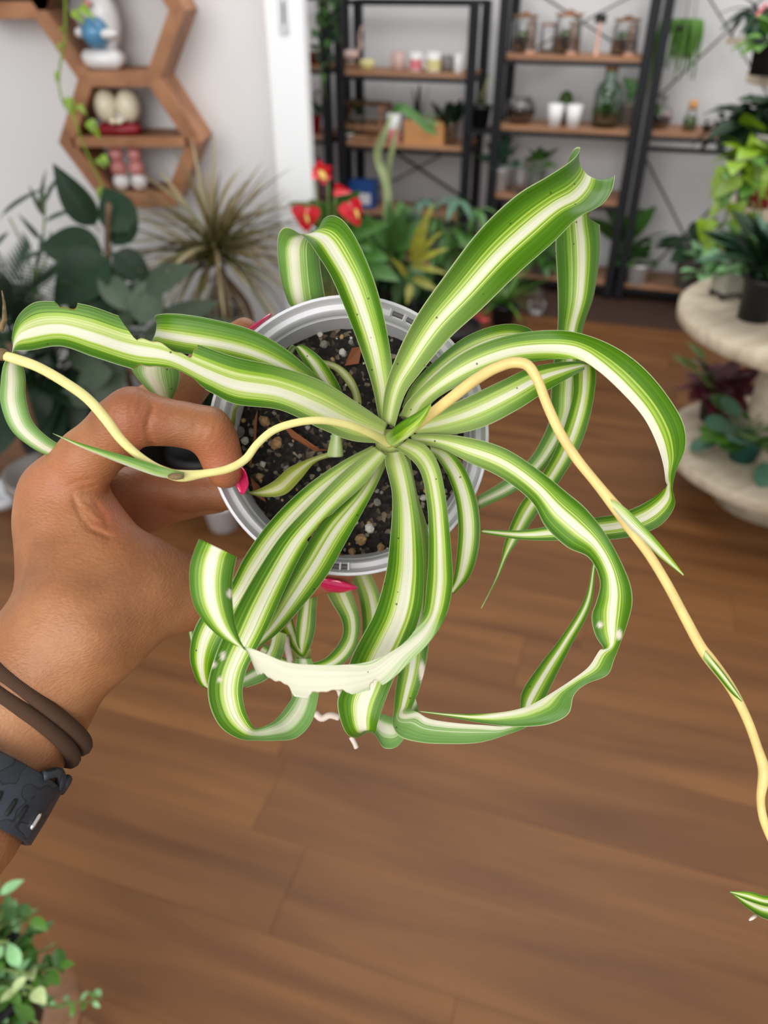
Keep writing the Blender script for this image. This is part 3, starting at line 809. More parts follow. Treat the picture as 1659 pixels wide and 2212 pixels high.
MB().tube([P(0, 715, .268) - PL0, P(10, 690, .268) - PL0, P(9, 655, .268) - PL0, P(4, 628, .269) - PL0], [.0012, .0009, .0005, .0002], 8).build('dry_wisp', M['node_brown'], r1, True)
spider_leaf([(398, 1036, 398, 1020, .272, 0, .5, .46, .9), (345, 1030, 350, 1008, .270, 0, .5, .46, .95), (290, 1012, 298, 992, .269, 0, .4, .44, .96), (220, 985, 225, 972, .268, 0, .3, .4, .96), (165, 962, 168, 955, .268, 0, 0, .3, 1), (114, 937, 114, 936, .268)], 'bract', r1, keel=.3, white=.35, seed=31, n=50)
r2 = runner([(846, 955, .314, 11), (885, 928, .304, 12), (930, 895, .296, 11.5), (980, 856, .288, 12.5), (1030, 818, .281, 12.5), (1075, 793, .275, 12), (1110, 783, .272, 12), (1138, 788, .271, 12), (1158, 815, .271, 11), (1182, 875, .272, 11), (1210, 935, .272, 11), (1245, 990, .272, 11), (1290, 1046, .272, 11), (1322, 1086, .272, 13),
        (1335, 1102, .272, 14), (1355, 1135, .273, 11), (1400, 1195, .274, 10.5), (1440, 1260, .275, 10.5), (1480, 1335, .276, 11), (1518, 1404, .277, 12), (1530, 1420, .277, 13), (1575, 1480, .278, 11), (1612, 1550, .279, 10), (1636, 1615, .280, 10), (1650, 1665, .281, 12), (1648, 1690, .281, 11), (1643, 1725, .282, 9), (1648, 1765, .282, 9), (1665, 1810, .283, 9), (1700, 1870, .284, 9), (1735, 1930, .285, 9)], 9, 'runner', 'runner', 160)
tag(r2, 'yellow runner arching out to the right and hanging down')
runner([(1650, 1665, .281, 11), (1668, 1672, .281, 9), (1700, 1700, .281, 8), (1740, 1760, .282, 7)], 9, 'runner', 'side_runner', 30)
spider_leaf([(1318, 1078, 1325, 1100, .269, 0, .5, .4, .62), (1350, 1096, 1352, 1132, .268, 0, .4, .36, .66), (1400, 1146, 1388, 1166, .268, 0, .3, .34, .7), (1440, 1192, 1430, 1208, .268, 0, 0, .3, .8), (1478, 1242, 1476, 1244, .269, 0, 0, .2, .9)], 'bract', r2, keel=.25, white=.6, seed=32, n=50)
spider_leaf([(1525, 1405, 1520, 1425, .2745), (1560, 1448, 1550, 1462, .2745), (1590, 1490, 1582, 1500, .275), (1605, 1514, 1602, 1516, .276)], 'bract', r2, keel=.1, white=.3, seed=33, n=40)
# baby plant at the end of the runner, most of it past the frame
for st, w in (([(1748, 1945, 1740, 1920, .285), (1700, 1965, 1708, 1925, .280), (1655, 1958, 1660, 1936, .278), (1610, 1944, 1618, 1926, .278), (1577, 1928, 1578, 1926, .279)], .4),
              ([(1740, 1960, 1745, 1940, .287), (1700, 1990, 1700, 1950, .284), (1655, 1986, 1660, 1950, .282), (1615, 1962, 1620, 1940, .281), (1580, 1930, 1582, 1928, .281)], .5),
              ([(1740, 1940, 1760, 1950, .285), (1745, 2010, 1775, 2005, .282), (1730, 2080, 1745, 2085, .284)], .5), ([(1735, 1940, 1745, 1925, .285), (1760, 1860, 1780, 1870, .282), (1800, 1810, 1810, 1820, .28)], .5)):
    spider_leaf(st, 'plantlet_leaf', r2, keel=.2, white=w, seed=int(st[0][0]) % 7, n=50)
MB().tube([P(1632, 1978, .281) - PL0, P(1624, 1984, .280) - PL0, P(1618, 1988, .280) - PL0], [.0007, .0006, .0003], 8).build('plantlet_root', M['root'], r2, True)
# white roots dangling below
for pts in ([(680, 1540, .362), (695, 1552, .361), (712, 1545, .361), (732, 1550, .362)], [(617, 1375, .36), (622, 1405, .36), (628, 1436, .36)], [(758, 1592, .362), (766, 1606, .362), (770, 1616, .362)], [(725, 1480, .36), (733, 1495, .36), (735, 1503, .36)]):
    q = spline([P(*p) for p in pts], 14) - PL0
    MB().tube(q, .0016 if pts[0][0] < 700 else .0011, 8).build('root', M['root'], plant, True)
# ------------------------------------------------------------------ the hand that holds the pot
def surface_nets(f, origin, h):
    s = f < 0
    nx, ny, nz = f.shape
    c = [s[:-1, :-1, :-1], s[1:, :-1, :-1], s[:-1, 1:, :-1], s[1:, 1:, :-1], s[:-1, :-1, 1:], s[1:, :-1, 1:], s[:-1, 1:, 1:], s[1:, 1:, 1:]]
    any_ = np.zeros_like(c[0]); all_ = np.ones_like(c[0])
    for q in c:
        any_ |= q; all_ &= q
    idx = np.argwhere(any_ & ~all_)
    vid = -np.ones(any_.shape, dtype=np.int64)
    vid[tuple(idx.T)] = np.arange(len(idx))
    off = np.array([(0, 0, 0), (1, 0, 0), (0, 1, 0), (1, 1, 0), (0, 0, 1), (1, 0, 1), (0, 1, 1), (1, 1, 1)])
    val = np.stack([f[tuple((idx + o).T)] for o in off], 1)
    acc = np.zeros((len(idx), 3)); cnt = np.zeros(len(idx))
    for a, b in ((0, 1), (2, 3), (4, 5), (6, 7), (0, 2), (1, 3), (4, 6), (5, 7), (0, 4), (1, 5), (2, 6), (3, 7)):
        va, vb = val[:, a], val[:, b]
        m = (va < 0) != (vb < 0)
        t = va[m] / (va[m] - vb[m])
        acc[m] += off[a] + (off[b] - off[a]) * t[:, None]
        cnt[m] += 1
    V = (idx + acc / cnt[:, None]) * h + origin
    faces = []
    def quads(mask, ax):
        p = np.argwhere(mask)
        o1, o2 = [(1, 2), (2, 0), (0, 1)][ax]
        p = p[(p[:, o1] > 0) & (p[:, o2] > 0)]
        e1 = np.zeros(3, int); e1[o1] = 1
        e2 = np.zeros(3, int); e2[o2] = 1
        def g(q): return vid[tuple(np.minimum(q, np.array(vid.shape) - 1).T)]
        q = np.stack([g(p - e1 - e2), g(p - e2), g(p), g(p - e1)], 1)
        inside = s[tuple(p.T)]
        q[~inside] = q[~inside][:, ::-1]
        faces.append(q)
    quads(s[:-1] != s[1:], 0); quads(s[:, :-1] != s[:, 1:], 1); quads(s[:, :, :-1] != s[:, :, 1:], 2)
    return V, np.concatenate(faces)

class SDF:
    """smoothly blended round cones on a grid"""
    def __init__(s, lo, hi, h):
        s.lo, s.h = np.array(lo, float), h
        s.n = np.ceil((np.array(hi) - s.lo) / h).astype(int) + 1
        s.f = np.full(tuple(s.n), 1.0, dtype=np.float32)
    def _grid(s, a, b, r):
        i0 = np.clip(np.floor((np.minimum(a, b) - r - s.lo) / s.h).astype(int), 0, s.n - 1)
        i1 = np.clip(np.ceil((np.maximum(a, b) + r - s.lo) / s.h).astype(int) + 1, 1, s.n)
        sl = tuple(slice(p, q) for p, q in zip(i0, i1))
        ax = [s.lo[k] + s.h * np.arange(i0[k], i1[k]) for k in range(3)]
        return sl, np.stack(np.meshgrid(*ax, indexing='ij'), -1)
    def cone(s, a, b, ra, rb, k=.004, flat=None):
        a, b = np.array(a, float), np.array(b, float)
        m = max(ra, rb) * (1.0 if flat is None else max(1, flat[1])) + k * 2 + s.h * 2
        sl, g = s._grid(a, b, m)
        if 0 in g.shape: return s
        d = b - a; L2 = max(np.dot(d, d), 1e-12)
        pa = g - a
        t = np.clip(np.einsum('...k,k->...', pa, d) / L2, 0, 1)
        q = pa - t[..., None] * d
        if flat is not None:
            ax, sc = np.array(flat[0], float), flat[1]
            ax = ax / np.linalg.norm(ax)
            q = q - np.einsum('...k,k->...', q, ax)[..., None] * ax * (1 - 1 / sc)
        dist = np.linalg.norm(q, axis=-1) - (ra + (rb - ra) * t)
        f = s.f[sl]
        hh = np.clip(.5 + .5 * (f - dist) / k, 0, 1)
        s.f[sl] = (f * (1 - hh) + dist * hh - k * hh * (1 - hh)).astype(np.float32)
        return s
    def union(s, other, k=.003):
        hh = np.clip(.5 + .5 * (s.f - other.f) / k, 0, 1)
        s.f = (s.f * (1 - hh) + other.f * hh - k * hh * (1 - hh)).astype(np.float32)
        return s

# work in camera space: x right, y up, z towards the viewer (metres)
def cs(px, py, z):
    return np.array([(px - CX) / F * z, -(py - CY) / F * z, -z])
HLO, HHI = cs(-330, 2000, .43), cs(700, 600, .22)
HLO = np.minimum(cs(-330, 1900, .30), cs(-150, 1600, .43)); HHI = np.array([-.005, .09, -.215])
HLO[2] = -.43
HH = .00125
hand = SDF(HLO, HHI, HH)
def chain(pts, k=.004, flat=None, sdf=None):
    S = sdf or hand
    for (a, b) in zip(pts[:-1], pts[1:]):
        S.cone(cs(*a[:3]), cs(*b[:3]), a[3], b[3], k, flat)
# forearm and wrist (wider across the picture than deep)
acr = cs(46, 1513, .31) - cs(-87, 1417, .31)
chain([(-300, 1990, .255, .0245), (-125, 1745, .280, .0230), (-30, 1605, .296, .0225), (36, 1505, .305, .0230)], .006, (acr, 1.28))
# back of the hand: one ray of bone to each knuckle
chain([(40, 1505, .306, .0235), (152, 1330, .318, .0205), (150, 1160, .325, .0160), (135, 1060, .325, .0142)], .010)
chain([(28, 1500, .312, .0205), (148, 1310, .332, .0170), (114, 1068, .342, .0135)], .010)
chain([(28, 1500, .318, .0185), (152, 1300, .346, .016), (142, 1110, .358, .0130)], .010)
chain([(30, 1500, .318, .019), (120, 1330, .356, .015), (170, 1160, .372, .0120)], .010)
# ball of the thumb
chain([(72, 1470, .303, .0215), (195, 1345, .308, .0230), (300, 1275, .316, .0185), (385, 1282, .326, .0148)], .012)
chain([(150, 1200, .322, .0170), (215, 1235, .318, .0190), (290, 1262, .318, .0160)], .012)
chain([(125, 1110, .326, .0160), (170, 1130, .326, .0150), (212, 1160, .324, .0120)], .010)
# thumb under the rim, seen again below the pot
th = SDF(HLO, HHI, HH)
chain([(330, 1272, .320, .0150), (400, 1282, .328, .0142), (470, 1272, .336, .0118), (560, 1256, .343, .0112), (650, 1242, .347, .0104), (725, 1236, .3475, .0090)], .004, None, th)
hand.union(th, .006)
# index finger over the rim
ix = SDF(HLO, HHI, HH)
chain([(126, 1064, .325, .0142), (190, 990, .315, .0122), (258, 922, .306, .0112), (288, 900, .3025, .0112), (345, 910, .3045, .0092), (400, 918, .306, .0086), (450, 930, .308, .0092), (468, 958, .311, .0085), (482, 1000, .314, .0078), (487, 1022, .316, .0066)], .003, None, ix)
hand.union(ix, .006)
# middle finger round the outside of the pot
md = SDF(HLO, HHI, HH)
chain([(112, 1080, .342, .0130), (230, 960, .343, .0115), (330, 880, .345, .0102), (395, 840, .347, .0098), (450, 790, .3485, .0086), (500, 745, .348, .0080), (528, 717, .347, .0066)], .003, None, md)
hand.union(md, .005)
# ring and little finger below it
rg = SDF(HLO, HHI, HH)
chain([(135, 1110, .358, .0125), (250, 1060, .366, .0110), (330, 1050, .371, .0102), (400, 1062, .373, .0094), (480, 1062, .374, .0088), (540, 1050, .376, .0072)], .003, None, rg)
hand.union(rg, .004)
lf = SDF(HLO, HHI, HH)
chain([(170, 1160, .372, .0115), (250, 1120, .374, .0108), (312, 1106, .376, .0102), (400, 1085, .386, .0080), (470, 1080, .390, .0068)], .003, None, lf)
hand.union(lf, .004)
HV, HF = surface_nets(hand.f, HLO, HH)
# one relaxation pass to take the grid out of it
def relax(V, Fq, n=3, lam=.5):
    e = np.concatenate([Fq[:, [0, 1]], Fq[:, [1, 2]], Fq[:, [2, 3]], Fq[:, [3, 0]]])
    for _ in range(n):
        acc = np.zeros_like(V); cnt = np.zeros(len(V))
        np.add.at(acc, e[:, 0], V[e[:, 1]]); np.add.at(cnt, e[:, 0], 1)
        np.add.at(acc, e[:, 1], V[e[:, 0]]); np.add.at(cnt, e[:, 1], 1)
        V = V + lam * (acc / np.maximum(cnt, 1)[:, None] - V)
    return V
HV = relax(HV, HF, 4)
def vnormals(V, Fq):
    n = np.cross(V[Fq[:, 2]] - V[Fq[:, 0]], V[Fq[:, 3]] - V[Fq[:, 1]])
    N_ = np.zeros_like(V)
    for k in range(4): np.add.at(N_, Fq[:, k], n)
    return N_ / (np.linalg.norm(N_, axis=1)[:, None] + 1e-12)
HN = vnormals(HV, HF)
# skin creases: polylines in the picture, pressed into the surface that faces the viewer
hpx = CX + HV[:, 0] / -HV[:, 2] * F
hpy = CY - HV[:, 1] / -HV[:, 2] * F
def crease(pts, zmax, width=3.2, depth=.0006, ridge=.0):
    q = np.array(pts, float)
    d = np.full(len(HV), 1e9)
    for a, b in zip(q[:-1], q[1:]):
        ab = b - a
        t = np.clip(((hpx - a[0]) * ab[0] + (hpy - a[1]) * ab[1]) / np.dot(ab, ab), 0, 1)
        d = np.minimum(d, np.hypot(hpx - a[0] - t * ab[0], hpy - a[1] - t * ab[1]))
    w = np.exp(-(d / width) ** 2) * depth - ridge * np.exp(-((d - 2.6 * width) / (1.3 * width)) ** 2)
    w *= (-HV[:, 2] < zmax) & (HN[:, 2] > -.1)
    HV[:] = HV - HN * w[:, None]
crease([(330, 880), (320, 905), (317, 930), (325, 958), (338, 968)], .33, 4.5, .0011)
for pts in ([(268, 868), (262, 890), (266, 912)], [(285, 858), (280, 885), (286, 905)], [(305, 862), (302, 884)], [(248, 880), (240, 905), (246, 925)], [(325, 866), (330, 890), (326, 912)]):
    crease(pts, .32, 3.0, .00035)
for pts in ([(452, 905), (446, 930), (430, 955)], [(466, 912), (462, 940), (440, 968)], [(425, 905), (420, 935)]):
    crease(pts, .33, 3.2, .0003)
crease([(180, 1064), (225, 1068), (255, 1056), (278, 1040)], .345, 5, .0007)
crease([(160, 1078), (172, 1110), (195, 1140), (235, 1158)], .345, 6, .0007)
crease([(205, 1085), (225, 1110), (232, 1135)], .345, 5, .0005)
crease([(150, 1050), (170, 1040), (200, 1036)], .345, 3.5, .0004)
crease([(150, 1066), (176, 1056), (206, 1050)], .345, 3.5, .0004)
crease([(160, 1080), (182, 1105), (205, 1130)], .345, 3, .0004, .0)
crease([(172, 1070), (195, 1090), (215, 1112)], .345, 3, .0003, .0)
crease([(340, 1195), (352, 1225)], .345, 4, .0002)
crease([(300, 1455), (350, 1425), (405, 1390)], .345, 4, .0005)

def skin_mat():
    m, nt, b = new_mat('skin')
    tc = N(nt, 'ShaderNodeTexCoord')
    n1 = N(nt, 'ShaderNodeTexNoise'); n1.inputs['Scale'].default_value = 28; n1.inputs['Detail'].default_value = 4
    nt.links.new(tc.outputs['Object'], n1.inputs['Vector'])
    r = ramp(nt, [(.25, rgb(124, 78, 46)), (.5, rgb(158, 104, 66)), (.78, rgb(184, 132, 92))])
    nt.links.new(n1.outputs['Fac'], r.inputs['Fac'])
    # redder fingertips and knuckles
    at = N(nt, 'ShaderNodeAttribute', attribute_name='flush')
    c = mixrgb(nt, at.outputs['Fac'], r.outputs['Color'], rgb(180, 104, 72))
    n2 = N(nt, 'ShaderNodeTexNoise'); n2.inputs['Scale'].default_value = 560; n2.inputs['Detail'].default_value = 3
    mp = N(nt, 'ShaderNodeMapping'); mp.inputs['Scale'].default_value = (1, 1.0, 2.6); mp.inputs['Rotation'].default_value = (.4, .7, .3)
    nt.links.new(tc.outputs['Object'], mp.inputs['Vector']); nt.links.new(mp.outputs[0], n2.inputs['Vector'])
    hs = N(nt, 'ShaderNodeHueSaturation')
    vv = math_node(nt, 'MULTIPLY_ADD', n2.outputs['Fac'], .22); vv.node.inputs[2].default_value = .89
    nt.links.new(vv, hs.inputs['Value']); nt.links.new(c, hs.inputs['Color'])
    nt.links.new(hs.outputs['Color'], b.inputs['Base Color'])
    b.inputs['Roughness'].default_value = .46
    b.inputs['Specular IOR Level'].default_value = .4
    b.inputs['Subsurface Weight'].default_value = .06
    b.inputs['Subsurface Radius'].default_value = (.004, .0015, .0008)
    b.inputs['Subsurface Scale'].default_value = 1.0
    bp = N(nt, 'ShaderNodeBump'); bp.inputs['Strength'].default_value = .6; bp.inputs['Distance'].default_value = .0006
    nt.links.new(n2.outputs['Fac'], bp.inputs['Height']); nt.links.new(bp.outputs['Normal'], b.inputs['Normal'])
    return m
M['skin'] = skin_mat()
def to_world(V):
    return CAM_POS + V @ np.stack([CAM_RIGHT, CAM_UP, -CAM_FWD], 0)
HOFF = to_world(cs(40, 1505, .306)[None])[0]
person = empty('person', tuple(HOFF), 'left hand reaching in from the left edge, fingers gripping the rim of the grey pot', 'person')
hme = mesh_from('hand', to_world(HV) - HOFF, HF, M['skin'], True)
fl_ = np.zeros(len(HV))
for x, y, r, a in ((300, 905, 75, .55), (475, 985, 70, .75), (120, 1040, 80, .35), (240, 1110, 50, .8), (330, 1090, 80, .5), (720, 1240, 90, .6)):
    fl_ = np.maximum(fl_, a * np.exp(-((hpx - x) ** 2 + (hpy - y) ** 2) / r ** 2))
hme.attributes.new('flush', 'FLOAT', 'POINT').data.foreach_set('value', fl_.astype(np.float32))
hand_o = link('hand', hme, person)

M['nail'] = simple('nail_polish', rgb(206, 16, 84), .16, var=.06, scale=90, spec=.6, coat=.6)
M['nail_dark'] = M['nail']
def nail(base, tip, wdir, half_w, bulge, name='fingernail'):
    """curved plate from base to tip (camera space points), wdir across; the plate bows along cross(wdir, length)"""
    base, tip, wdir = np.array(base), np.array(tip), np.array(wdir, float)
    L = tip - base; l = np.linalg.norm(L); d = L / l
    wdir = wdir - d * np.dot(wdir, d); wdir /= np.linalg.norm(wdir)
    nrm = np.cross(wdir, d)
    nu, nv = 10, 14
    V, Fc = [], []
    for sgn in (1, 0):
        for i in range(nv + 1):
            v = i / nv
            # almond outline
            hw = half_w * (math.sqrt(max(0, 1 - (1 - min(v / .25, 1)) ** 2)) * .9 + .1) * (1 - max(0, (v - .45) / .55) ** 2.0 * .92)
            for j in range(nu + 1):
                x = -1 + 2 * j / nu
                p = base + d * (l * v) + wdir * (hw * x) + nrm * (bulge * (1 - x * x) * (hw / half_w) + .6 * bulge * math.sin(math.pi * min(v * .8 + .1, 1)) - (0 if sgn else .0006))
                V.append(p)
    w = nu + 1; nn = (nv + 1) * w
    for i in range(nv):
        for j in range(nu):
            a = i * w + j
            Fc.append((a, a + 1, a + w + 1, a + w)); Fc.append((nn + a, nn + a + w, nn + a + w + 1, nn + a + 1))
        a = i * w; Fc.append((a, a + w, nn + a + w, nn + a))
        a = i * w + nu; Fc.append((a, nn + a, nn + a + w, a + w))
    for j in range(nu):
        Fc.append((j, nn + j, nn + j + 1, j + 1)); a = nv * w + j; Fc.append((a, a + 1, nn + a + 1, nn + a))
    o = link(name, mesh_from(name, to_world(np.array(V)) - HOFF, Fc, M['nail'], True), person)
    tag(o, 'glossy pink fingernail')
    return o
nail(cs(508, 1000, .3125), cs(523, 1068, .3215), np.array([.62, .2, .75]), .0050, .0014)
nail(cs(515, 722, .3405), cs(585, 674, .3425), np.array([-.35, -.35, .5]), .0052, -.0016)
nail(cs(676, 1254, .3425), cs(772, 1267, .3385), np.array([0.0, .62, .8]), .0054, -.0016)

# ------------------------------------------------------------------ hair tie and watch on the wrist
WA = cs(-120, 1745, .280) - cs(40, 1505, .305); WA /= np.linalg.norm(WA)
WB = acr - WA * np.dot(acr, WA); WB /= np.linalg.norm(WB)
WC = np.cross(WA, WB)
if WC[2] < 0: WC = -WC
def wrist(c, a, ra, rb, ang):
    return c + WA * a + WB * (ra * math.cos(ang)) + WC * (rb * math.sin(ang))
def rib_mat():
    m, nt, b = new_mat('hair_tie_cloth')
    uv = N(nt, 'ShaderNodeUVMap', uv_map='UVMap')
    wv = N(nt, 'ShaderNodeTexWave', wave_type='BANDS', bands_direction='X'); wv.inputs['Scale'].default_value = 110; wv.inputs['Distortion'].default_value = .8
    nt.links.new(uv.outputs[0], wv.inputs['Vector'])
    r = ramp(nt, [(0, rgb(54, 34, 21)), (1, rgb(86, 58, 38))]); nt.links.new(wv.outputs['Fac'], r.inputs['Fac'])
    nt.links.new(r.outputs[0], b.inputs['Base Color']); b.inputs['Roughness'].default_value = .95
    bp = N(nt, 'ShaderNodeBump'); bp.inputs['Strength'].default_value = .35; bp.inputs['Distance'].default_value = .0004
    nt.links.new(wv.outputs['Fac'], bp.inputs['Height']); nt.links.new(bp.outputs['Normal'], b.inputs['Normal'])
    return m
M['hair_tie'] = rib_mat()
htc = cs(26, 1522, .3035)
ht = empty('hair_tie', tuple(to_world(htc[None])[0]), 'doubled brown cloth hair tie worn round the wrist above the watch', 'hair tie')
def ring(c, a_of, ra, rb, sec, name, mat, parent, na=96, off=None):
    """band round the wrist; sec = closed list of (axial, radial) section points"""
    V, U, Fc = [], [], []
    m = len(sec)
    for i in range(na):
        t = 2 * math.pi * i / na
        for k, (x, y) in enumerate(sec):
            V.append(wrist(c, x + a_of(t), ra + y, rb + y, t)); U.append((i / na, k / m))
    for i in range(na):
        j = (i + 1) % na
        for k in range(m):
            k2 = (k + 1) % m
            Fc.append((i * m + k, i * m + k2, j * m + k2, j * m + k))
    return link(name, mesh_from(name, to_world(np.array(V)) - off, Fc, mat, True, None, U), parent)
circ = lambda r: [(r * math.cos(2 * math.pi * k / 10), r * math.sin(2 * math.pi * k / 10)) for k in range(10)]
hto = np.array(ht.location)
for d, ra_, rb_ in ((-.0028, .0326, .0280), (.0028, .0312, .0264)):
    ring(htc, lambda t, d=d: d + .0055 * math.cos(t) + .0005 * math.sin(3 * t + d * 900), ra_, rb_, circ(.0031), 'loop', M['hair_tie'], ht, off=hto)

def strap_mat():
    m, nt, b = new_mat('watch_strap_rubber')
    tc = N(nt, 'ShaderNodeTexCoord')
    n1 = N(nt, 'ShaderNodeTexNoise'); n1.inputs['Scale'].default_value = 130; n1.inputs['Detail'].default_value = .5
    nt.links.new(tc.outputs['Object'], n1.inputs['Vector'])
    r = ramp(nt, [(0, rgb(50, 55, 63)), (.47, rgb(50, 55, 63)), (.475, rgb(26, 29, 34)), (.50, rgb(26, 29, 34)), (.505, rgb(42, 47, 55)), (1, rgb(42, 47, 55))])
    nt.links.new(n1.outputs['Fac'], r.inputs['Fac']); nt.links.new(r.outputs[0], b.inputs['Base Color'])
    b.inputs['Roughness'].default_value = .5
    bp = N(nt, 'ShaderNodeBump'); bp.inputs['Strength'].default_value = .6; bp.inputs['Distance'].default_value = .0005
    nt.links.new(r.outputs[0], bp.inputs['Height']); nt.links.new(bp.outputs['Normal'], b.inputs['Normal'])
    return m
M['strap'] = strap_mat()
M['black_slot'] = simple('black_rubber', rgb(12, 13, 15), .7)
M['buckle'] = simple('buckle_steel', rgb(216, 214, 210), .18, metal=1.0)
wtc = cs(-80, 1684, .2865)
wt = empty('wristwatch', tuple(to_world(wtc[None])[0]), 'slate grey rubber watch strap with slots and a steel pin at the left edge', 'watch')
wto = np.array(wt.location)
sec = [(-.0105, .0000), (-.0108, .0014), (-.0102, .0026), (0, .0029), (.0102, .0026), (.0108, .0014), (.0105, .0), (0, -.0004)]
RA, RB = .0312, .0250
strap = ring(wtc, lambda t: 0.0, RA, RB, sec, 'strap', M['strap'], wt, off=wto)
def on_strap(ang, ax, lift=.0):
    a = math.radians(ang)
    return wrist(wtc, ax, RA + .0028 + lift, RB + .0028 + lift, a)
for ang, mat, nm in ((47, 'black_slot', 'slot'), (37, 'black_slot', 'slot'), (22, 'buckle', 'pin'), (58, 'black_slot', 'slot')):
    q = [to_world(on_strap(ang, .0035 + x, -.0002 if nm == 'slot' else .0004)[None])[0] - wto for x in np.linspace(-.003, .003, 5)]
    MB().tube(q, [.0008, .0011, .0011, .0011, .0008], 8).build(nm, M[mat], strap, True)
# the tail of the strap tucked through its keeper: a loop standing proud of the top edge
q = [to_world(on_strap(a, -.0100 - .0042 * math.sin(math.radians((a - 8) * 6.2)), -.0012)[None])[0] - wto for a in np.linspace(8, 37, 14)]
MB().tube(q, .0019, 10).build('keeper', M['strap'], wt, True)
q = [to_world(on_strap(a, -.0105 - .0042 * math.sin(math.radians((a + 12) * 9)), -.0010)[None])[0] - wto for a in np.linspace(-12, 6, 10)]
MB().tube(q, .0021, 10).build('strap_tail', M['strap'], wt, True)
# ------------------------------------------------------------------ black steel racks along the back wall
M['steel_black'] = simple('black_steel', rgb(20, 22, 27), .5, var=.08, scale=12, spec=.3)
M['rack_board'] = wood('rack_board', rgb(138, 96, 68), rgb(184, 138, 104), scale=(2.0, 20.0, 20.0), rough=.55)
RD = .32   # rack depth
def rack_unit(label, pxl, pxr, ybase, boards, braces, top, midbars=()):
    """posts at the columns pxl, pxr (pixels at row ybase); boards = heights; braces = (h0, h1) pairs"""
    s0, s1 = rackpt(pxl, ybase)[0], rackpt(pxr, ybase)[0]
    w0 = rackw((s0 + s1) / 2, RD / 2, 0)
    r = empty('shelving_rack', tuple(w0), label, 'rack', 'black steel racks along the back wall', -TH)
    hw, hd = (s1 - s0) / 2, RD / 2
    for sx in (-1, 1):
        for sy in (-1, 1):
            MB().box((sx * hw, sy * hd, top / 2), (.046, .046, top), bevel=.004).build('post', M['steel_black'], r)
    for h in boards:
        MB().box((0, 0, h - .011), (2 * hw - .01, RD - .03, .022), bevel=.002).build('shelf_board', M['rack_board'], r)
        MB().box((0, -hd, h - .032), (2 * hw - .02, .018, .018)).build('front_rail', M['steel_black'], r)
        MB().box((0, hd, h - .032), (2 * hw - .02, .018, .018)).build('back_rail', M['steel_black'], r)
        for sx in (-1, 1):
            MB().box((sx * hw, 0, h - .032), (.018, RD - .03, .018)).build('side_rail', M['steel_black'], r)
    for h in midbars:
        MB().box((0, hd, h), (2 * hw - .02, .02, .02)).build('back_rail', M['steel_black'], r)
    for h0, h1 in braces:
        MB().bar((-hw, hd + .004, h0), (hw, hd + .004, h1), .022, .008).build('brace', M['steel_black'], r)
        MB().bar((-hw, hd + .012, h1), (hw, hd + .012, h0), .022, .008).build('brace', M['steel_black'], r)
    MB().box((0, -hd, top - .01), (2 * hw, .024, .024)).build('top_rail', M['steel_black'], r)
    MB().box((0, hd, top - .01), (2 * hw, .024, .024)).build('top_rail', M['steel_black'], r)
    return r
h1 = rackpt(1230, 121)[1]; h2 = rackpt(1210, 278)[1]; h3 = rackpt(1300, 436)[1]; h4 = .075
hX = rackpt(1240, 48, RD)[1]
rack_unit('black steel rack with jars and terrariums on its wooden boards', 1077, 1384, 200, (h1, h2, h3, h4), ((h1 - .05, 2 * hX - h1 + .05),), 2.0)
hb = rackpt(1480, 288)[1]
hXr = rackpt(1556, 65, RD)[1]; hXl = rackpt(1456, 507, RD)[1]
rack_unit('black steel rack with the hanging string plant in its open upper bay', 1413, 1700, 200, (hb, h4), ((hXr - .33, hXr + .33), (2 * hXl - hb + .16, hb - .16)), 2.0, (rackpt(1480, 325, RD)[1],))
hc1 = rackpt(870, 157)[1]; hc2 = rackpt(870, 313)[1]; hct = rackpt(870, 6)[1]
hc3 = rackpt(870, 462)[1]
rack_unit('low black steel rack with mugs and a wooden crate on its boards', 734, 1018, 150, (hc1, hc2, hc3, h4), ((hc3, hc2 + .02),), hct + .01)
rack_unit('low black steel rack half hidden behind the white door jamb', 470, 704, 150, (hc1 + .02, hc2 + .02, hc3, h4), (), hct + .03)

# ------------------------------------------------------------------ things standing on the boards
M['glass'] = glass_mat('clear_glass')
M['glass_green'] = glass_mat('greenish_glass', (.90, .97, .92, 1))
M['soil_dark'] = simple('dark_soil', rgb(48, 34, 26), .95, var=.3, scale=200)
M['lid_wood'] = wood('lid_wood', rgb(120, 84, 58), rgb(168, 124, 90), scale=(20, 20, 20))
M['ceramic_white'] = simple('white_ceramic', rgb(236, 234, 234), .25, var=.02)
M['ceramic_pink'] = simple('pink_ceramic', rgb(228, 130, 140), .3, var=.05)
M['ceramic_red'] = simple('red_glaze', rgb(136, 20, 34), .3, var=.1)
M['ceramic_yellow'] = simple('yellow_glaze', rgb(226, 214, 150), .3, var=.05)
M['ceramic_grey'] = simple('grey_ceramic', rgb(132, 126, 122), .5, var=.08)
M['blush'] = simple('blush_ceramic', rgb(218, 186, 178), .4, var=.06)
M['moss'] = simple('moss', rgb(66, 92, 42), .95, var=.4, scale=150, bump=.6)
M['copper'] = simple('copper_glass', rgb(220, 164, 140), .3, var=.05, metal=.3)
M['black_plastic'] = simple('black_plastic', rgb(22, 22, 25), .5, var=.1)
M['white_plastic'] = simple('white_plastic', rgb(222, 224, 228), .4, var=.03)
M['blue_print'] = simple('blue_print', rgb(30, 78, 148), .5, var=.1)
M['teal_plastic'] = simple('teal_plastic', rgb(24, 86, 76), .5, var=.1)
M['green_plastic'] = simple('green_plastic', rgb(30, 92, 72), .5, var=.1)
M['cork'] = simple('cork', rgb(206, 150, 96), .9, var=.2, scale=120)
M['leaf_mid'] = simple('leaf_mid_green', rgb(58, 100, 36), .45, var=.25, scale=14, randomize=.45)
